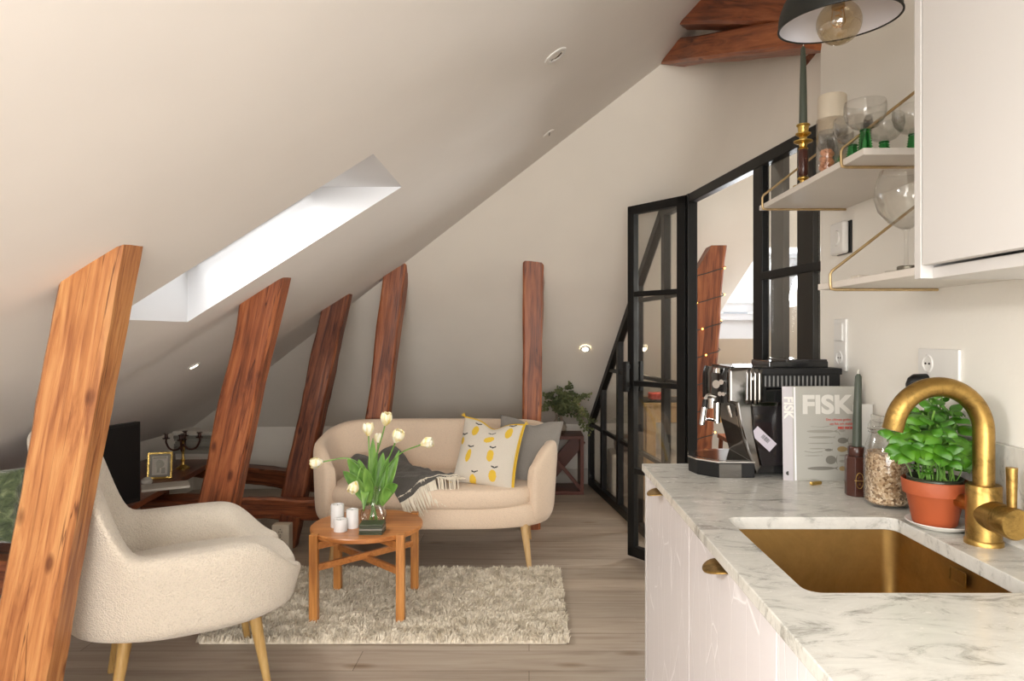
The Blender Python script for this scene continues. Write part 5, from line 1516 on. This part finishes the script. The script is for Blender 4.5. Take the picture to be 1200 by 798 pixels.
tag(MB().box((-.020, -.006, 0), (.020, .006, .010)).build('brass_clip', M['gold'], loc=(.840, 2.00, CT), rot=(0, 0, R(25)), bevel=.003), 'small brass clip lying on the worktop between the cookbook and the brown candle holder', 'clip')
rb = MB().box((-.0275, -.010, 0), (.0275, .010, .235)).build('white_cutting_board', M['white'], loc=(.985, 2.015, CT), rot=(0, 0, R(12)), bevel=.003); tag(rb, 'white narrow board leaning by the wall behind the brown candle holder', 'board')

# ------------------------------------------------------------ brown octagonal candle holder + dark candle
hx, hy = .899, 1.872
hb = thing('candle_holder', (hx, hy, CT), 'dark brown glazed octagonal candle holder with gold emblem on the worktop', 'candle holder', rot=(0, 0, R(12)))
m = MB(); m.lathe([(.001, 0), (.030, 0), (.0315, .002), (.0315, .104), (.030, .108), (.021, .111), (.001, .111)], n=8); m.build('body', M['maroon'], hb, bevel=.0015)
MB().lathe([(.001, .110), (.0225, .110), (.0235, .113), (.0235, .131), (.0215, .134), (.0135, .135), (.0135, .122), (.001, .122)], n=16).build('collar', M['maroon'], hb, smooth=True)
m = MB()
ang = R(-112.5-12+10)
cxx, cyy = .0300*math.cos(ang), .0300*math.sin(ang); tdir = Vector((-math.sin(ang), math.cos(ang), 0)); nd = Vector((math.cos(ang), math.sin(ang), 0))
ringp = [Vector((cxx, cyy, .045))+tdir*.0095*math.cos(2*math.pi*k/24)+Vector((0, 0, .021*math.sin(2*math.pi*k/24)))+nd*.0002 for k in range(25)]
m.tube(ringp, .0009, 6); c0 = Vector((cxx, cyy, .045))+nd*.0004
m.bar(c0-tdir*.013, c0+tdir*.013, .006, .0012); m.bar(c0+Vector((0, 0, -.012)), c0+Vector((0, 0, -.006)), .004, .0012); m.bar(c0+Vector((0, 0, .008)), c0+Vector((0, 0, .013)), .004, .0012)
m.build('gold_emblem', M['gold'], hb)
tp2 = MB().tube([(0, 0, .122), (0.001, 0, .21), (0.004, 0, .325), (0.004, 0, .332)], [.0125, .0115, .0085, .004], 24).build('taper_candle', M['cgreen'], smooth=True, loc=(hx, hy, CT)); tag(tp2, 'dark green taper candle standing in the brown holder before the cookbook', 'candle')
MB().tube([(.004, 0, .33), (.003, 0, .338), (.005, 0, .344)], .0013, 6).build('wick', M['candle_white'], tp2)

# ------------------------------------------------------------ glass jar of oats
jx, jy = .926, 1.762
jr = thing('clip_top_jar', (jx, jy, CT), 'clear glass clip-top jar full of oat flakes on the worktop', 'jar')
outp = [(.001, 0), (.047, .0), (.055, .008), (.0575, .03), (.0575, .125), (.054, .150), (.046, .172), (.042, .185), (.042, .196)]
inn = [(.039, .196), (.039, .184), (.0435, .170), (.0515, .148), (.0545, .124), (.0545, .03), (.050, .010), (.001, .006)]
MB().lathe(outp+inn, n=56, cap=False).build('body', M['clear'], jr, smooth=True, auto=0)
MB().lathe([(.001, .213), (.034, .214), (.038, .218), (.041, .216), (.046, .206), (.047, .200), (.044, .198), (.001, .200)], n=48).build('lid', M['clear'], jr, smooth=True, auto=0)
m = MB()
for z, r_ in ((.189, .0455), (.197, .0475)):
    m.tube([(r_*math.cos(2*math.pi*k/40), r_*math.sin(2*math.pi*k/40), z) for k in range(41)], .0013, 6)
m.tube([(.020, -.0445, .183), (.024, -.0475, .195), (.026, -.047, .214), (.020, -.042, .220)], .0014, 6); m.tube([(.026, -.047, .214), (.032, -.049, .19), (.030, -.050, .170), (.024, -.050, .168)], .0014, 6)
m.build('wire_clasp', M['chrome'], jr, smooth=True)
m = MB()
def oat(u, v):
    a = 2*math.pi*u; z = v*.130
    pr_ = .0535 if z < .12 else lerp(.0535, .0485, (z-.12)/.03)
    pr_ = min(pr_, .047+z*1.0)
    r_ = pr_-.0006+.0006*noise.noise(Vector((math.cos(a)*40, math.sin(a)*40, z*700)))
    return (r_*math.cos(a), r_*math.sin(a), .0075+z)
m.grid(oat, 96, 60, closeu=True)
tp_ = [Vector(oat(i/96, 1)) for i in range(96)]
o_ = len(m.v)
m.add([p*1 for p in tp_]+[(p.x*.5, p.y*.5, p.z+.004) for p in tp_]+[(0, 0, tp_[0].z+.005)], [(i, (i+1) % 96, (i+1) % 96+96, i+96) for i in range(96)]+[(i+96, (i+1) % 96+96, 192) for i in range(96)])
tag(m.build('oat_flakes', M['oats'], smooth=True, auto=0, loc=(jx, jy, CT)), 'pale brown oat flakes filling the clip-top jar', 'oats', kind='stuff')

# ------------------------------------------------------------ basil in a terracotta pot
bx, by = .934, 1.572
tag(MB().lathe([(.001, 0), (.045, 0), (.062, .006), (.071, .014), (.0695, .0155), (.060, .009), (.044, .004), (.001, .004)], n=56).build('saucer', M['cream_ceramic'], smooth=True, loc=(bx+.004, by-.012, CT)), 'white porcelain saucer with a rusty rim under the terracotta pot', 'saucer')
pot = thing('flower_pot', (bx, by, CT+.005), 'orange terracotta flower pot on a white saucer by the tap', 'flower pot')
MB().lathe([(.001, 0), (.0435, 0), (.0455, .003), (.0595, .070), (.060, .071)], n=56).build('pot_body', M['terra'], pot, smooth=True, auto=60)
MB().lathe([(.060, .070), (.066, .071), (.0695, .100), (.0677, .103), (.0635, .101), (.0597, .072)], n=56).build('pot_rim', M['terra'], pot, smooth=True, auto=60)
m = MB(); m.lathe([(.059, .080), (.0565, .105), (.059, .107), (.0565, .109), (.052, .088), (.001, .088)], n=40); tag(m.build('nursery_pot', M['greygreen'], smooth=True, loc=(bx, by, CT+.005)), 'dark green plastic nursery pot set inside the terracotta pot', 'pot')
bs = thing('basil_plant', (bx, by, CT+.095), 'leafy bright green basil plant in the terracotta pot', 'plant')
rnd = random.Random(21); st_, lv = MB(), MB()
def basil_leaf(m, p, d, n_, L_, W__, cup=.28):
    d = Vector(d).normalized(); n_ = Vector(n_); n_ = (n_-d*n_.dot(d)).normalized(); w2 = d.cross(n_)
    def f(u, v):
        s_ = u*2-1; ww = W__/2*(math.sin(math.pi*min(1, v*.96+.02)**.80))**.78
        puff = (1-s_*s_)*.0
        cz = -s_*s_*cup*W__*.75 + .05*W__*math.sin(v*math.pi*3)*(1-s_*s_) - .30*L_*v*v
        return tuple(p+d*L_*v*(1-.1*v)+w2*s_*ww+n_*cz)
    m.grid(f, 10, 12)
def bpt(x, y, Y): return px(x, y, Y)-Vector((bx, by, CT+.095))
heads = [(1088, 470, 1.60), (1100, 462, 1.63), (1078, 488, 1.58), (1108, 488, 1.58), (1060, 505, 1.58), (1050, 522, 1.56), (1075, 512, 1.53), (1095, 505, 1.52), (1118, 500, 1.56), (1130, 512, 1.60), (1088, 525, 1.50), (1110, 525, 1.50), (1126, 530, 1.52), (1066, 528, 1.54), (1100, 542, 1.49), (1118, 545, 1.51), (1134, 522, 1.64), (1084, 500, 1.64), (1104, 475, 1.66), (1064, 495, 1.66), (1132, 545, 1.58), (1092, 485, 1.53)]
cen = Vector((0, 0, .04))
for i, (x, y, Y) in enumerate(heads):
    e = bpt(x+3, 462+(y-462)*.84, Y-.015); e.x = min(e.x, XW-bx-.035)
    b = Vector((rnd.uniform(-.035, .035), rnd.uniform(-.035, .035), 0)); md = b.lerp(e, .55)+Vector((0, 0, .02))
    sp_ = spline([b, md, e], 12); st_.tube(sp_, [.0022]*13, 6)
    outw = (e-cen); outw.normalize()
    for k in range(6):
        top3 = k < 2
        a = k*2.39996+i*1.3
        p = sp_[12 if top3 else (10 if k < 4 else 8)]
        hz = Vector((math.cos(a), math.sin(a), 0))
        d = (hz+outw*.75+Vector((0, 0, (.30 if top3 else -.45)+rnd.uniform(-.25, .2)))).normalized()
        s2_ = (rnd.uniform(.026, .040) if top3 else rnd.uniform(.048, .064))
        q = p+d*.007
        tipw = q+d*s2_*1.05
        if tipw.x+bx > XW-.022: d = (d+Vector((-1.1, 0, 0))).normalized(); s2_ *= .8
        if (q+d*s2_).z < .012: d.z = max(d.z, -.05); d.normalize()
        n2 = (outw*.8+Vector((rnd.uniform(-.4, .3), -.75+rnd.uniform(-.3, .3), .75)))
        basil_leaf(lv, q, d, n2, s2_, s2_*.72)
for k in range(26):
    a = rnd.uniform(0, 6.28); r_ = rnd.uniform(.01, .045); b = Vector((r_*math.cos(a), r_*math.sin(a), 0)); e = b*1.35+Vector((rnd.uniform(-.01, .01), rnd.uniform(-.01, .01), rnd.uniform(.03, .065)))
    st_.tube([b, (b+e)/2+Vector((.003, 0, 0)), e], .0013, 5)
    for j in range(3):
        a2 = rnd.uniform(0, 6.28); basil_leaf(lv, e, (math.cos(a2), math.sin(a2), .3), (0, -.3, 1), .013, .010)
st_.build('stem', M['tleaf'], bs, smooth=True)
lv.build('foliage', M['leaf'], bs, smooth=True, auto=0)

# ------------------------------------------------------------ the bedroom behind the glass
tb = thing('desk', (0, 0, 0), 'pale wooden desk with thick legs behind the glass partition', 'desk')
ty = 5.05
TX0, TX1, TT = (755-620)/800*ty, 1.95, .835
MB().box((TX0, ty, TT-.03), (TX1, ty+.55, TT)).build('tabletop', M['oakleg'], tb, bevel=.004)
MB().box((TX0+.03, ty+.03, TT-.15), (TX1-.03, ty+.05, TT-.03)).build('apron', M['oakleg'], tb)
for x in (TX0+.02, TX1-.09):
    for y in (ty+.02, ty+.46): MB().box((x, y, 0), (x+.07, y+.07, TT-.03)).build('leg', M['oakleg'], tb, bevel=.003)
tag(MB().box((TX0-.01, ty+.01, TT+.001), (TX0+.42, ty+.32, TT+.015)).build('dark_tray', M['black'], bevel=.003), 'flat dark tray on the desk behind the glass', 'tray')
tag(MB().box((TX0+.06, ty+.06, TT+.016), (TX0+.17, ty+.20, TT+.062)).build('red_box', M['peach'] if False else M['red'], bevel=.006), 'small coral red box lying on the desk tray', 'box')
tag(MB().tube([(.72*1.0, 5.75, .43), (.735, 5.75, .43), (.98, 5.75, .43), (.995, 5.75, .43)], [.05, .075, .075, .05], 24).build('bolster', M['grey_fab'], smooth=True), 'brown-grey bolster cushion on a bench seen through the glass partition', 'cushion')
tag(MB().box((.68, 5.62, 0), (1.25, 5.95, .353)).build('bench_box', M['cush'], bevel=.02), 'low cream bench box under the bolster behind the glass', 'bench')
chs = thing('stool', (1.50, 4.75, 0), 'reddish wooden stool beyond the doorway behind the coffee machine', 'stool')
MB().box((-.15, -.15, .60), (.20, .15, .63)).build('seat', M['beam'], chs, bevel=.004)
for sx in (-.13, .17):
    for sy in (-.12, .12): MB().tube([(sx, sy, .60), (sx*1.25, sy*1.2, 0)], [.016, .013], 12).build('leg', M['beam'], chs, smooth=True)
# raking post wrapped in fairy lights
tp0, tp1 = Vector((1.03, 4.30, 0)), Vector((1.185, 4.30, 2.10))
def at_px(x, y, Y): return px(x, y, Y)
pb_ = at_px(819, 480, 4.2); pt_ = at_px(831, 305, 4.2)
dpost = (pt_-pb_)/(pt_.z-pb_.z); b0_ = pb_-dpost*pb_.z
PT = b0_+dpost*2.02
bp_ = timber('wooden_post', b0_, PT, .165, .12, M['beam'], 'raking timber post in the bedroom wrapped in fairy lights', seed=55, group='raking timber posts', warp=.008)
cut(bp_, px(838, 290, 4.24), (0, 0, 1)); cut(bp_, px(830, 290, 4.2), (-.95, 0, .55))
fl = thing('fairy_lights', b0_, 'warm string of fairy lights wound round the bedroom post', 'string lights')
pts = []; bulbs = []
turns = 9
for k in range(turns*16+1):
    t_ = k/16; z = .25+t_*.168; a = t_*2*math.pi
    c = b0_+dpost*z-b0_
    x = math.cos(a); y = math.sin(a); sq = 1/max(abs(x)/.094, abs(y)/.074)
    pts.append(Vector((c.x+x*sq, y*sq, z)))
    if k % 5 == 2: bulbs.append(pts[-1]*1.0+Vector((x*.004, y*.006, 0)))
MB().tube(pts, .0030, 5).build('wire', M['ink'], fl)
for b in bulbs:
    bb = MB().lathe([(.001, -.006), (.0055, -.003), (.0055, .003), (.001, .006)], n=8).build('bulb', M['fairy'], fl, smooth=True, loc=b) if b is bulbs[0] else None
    if bb is not None: proto_b = bb
    else:
        c_ = proto_b.copy(); COL.objects.link(c_); c_.location = b; c_.parent = fl
# facade across the street
fc = thing('apartment_building', (9.0, 26, 0), 'pale apartment facade seen through the bedroom roof window', 'building')
MB().box((-11, 0, -6), (9, 4, 9.5)).build('wall', M['fac'], fc)
for i in range(9):
    for j in range(4):
        w_ = MB().box((-10+i*2.1, -.05, -2+j*2.9), (-9.1+i*2.1, .02, -.6+j*2.9)).build('window', M['facwin'], fc)
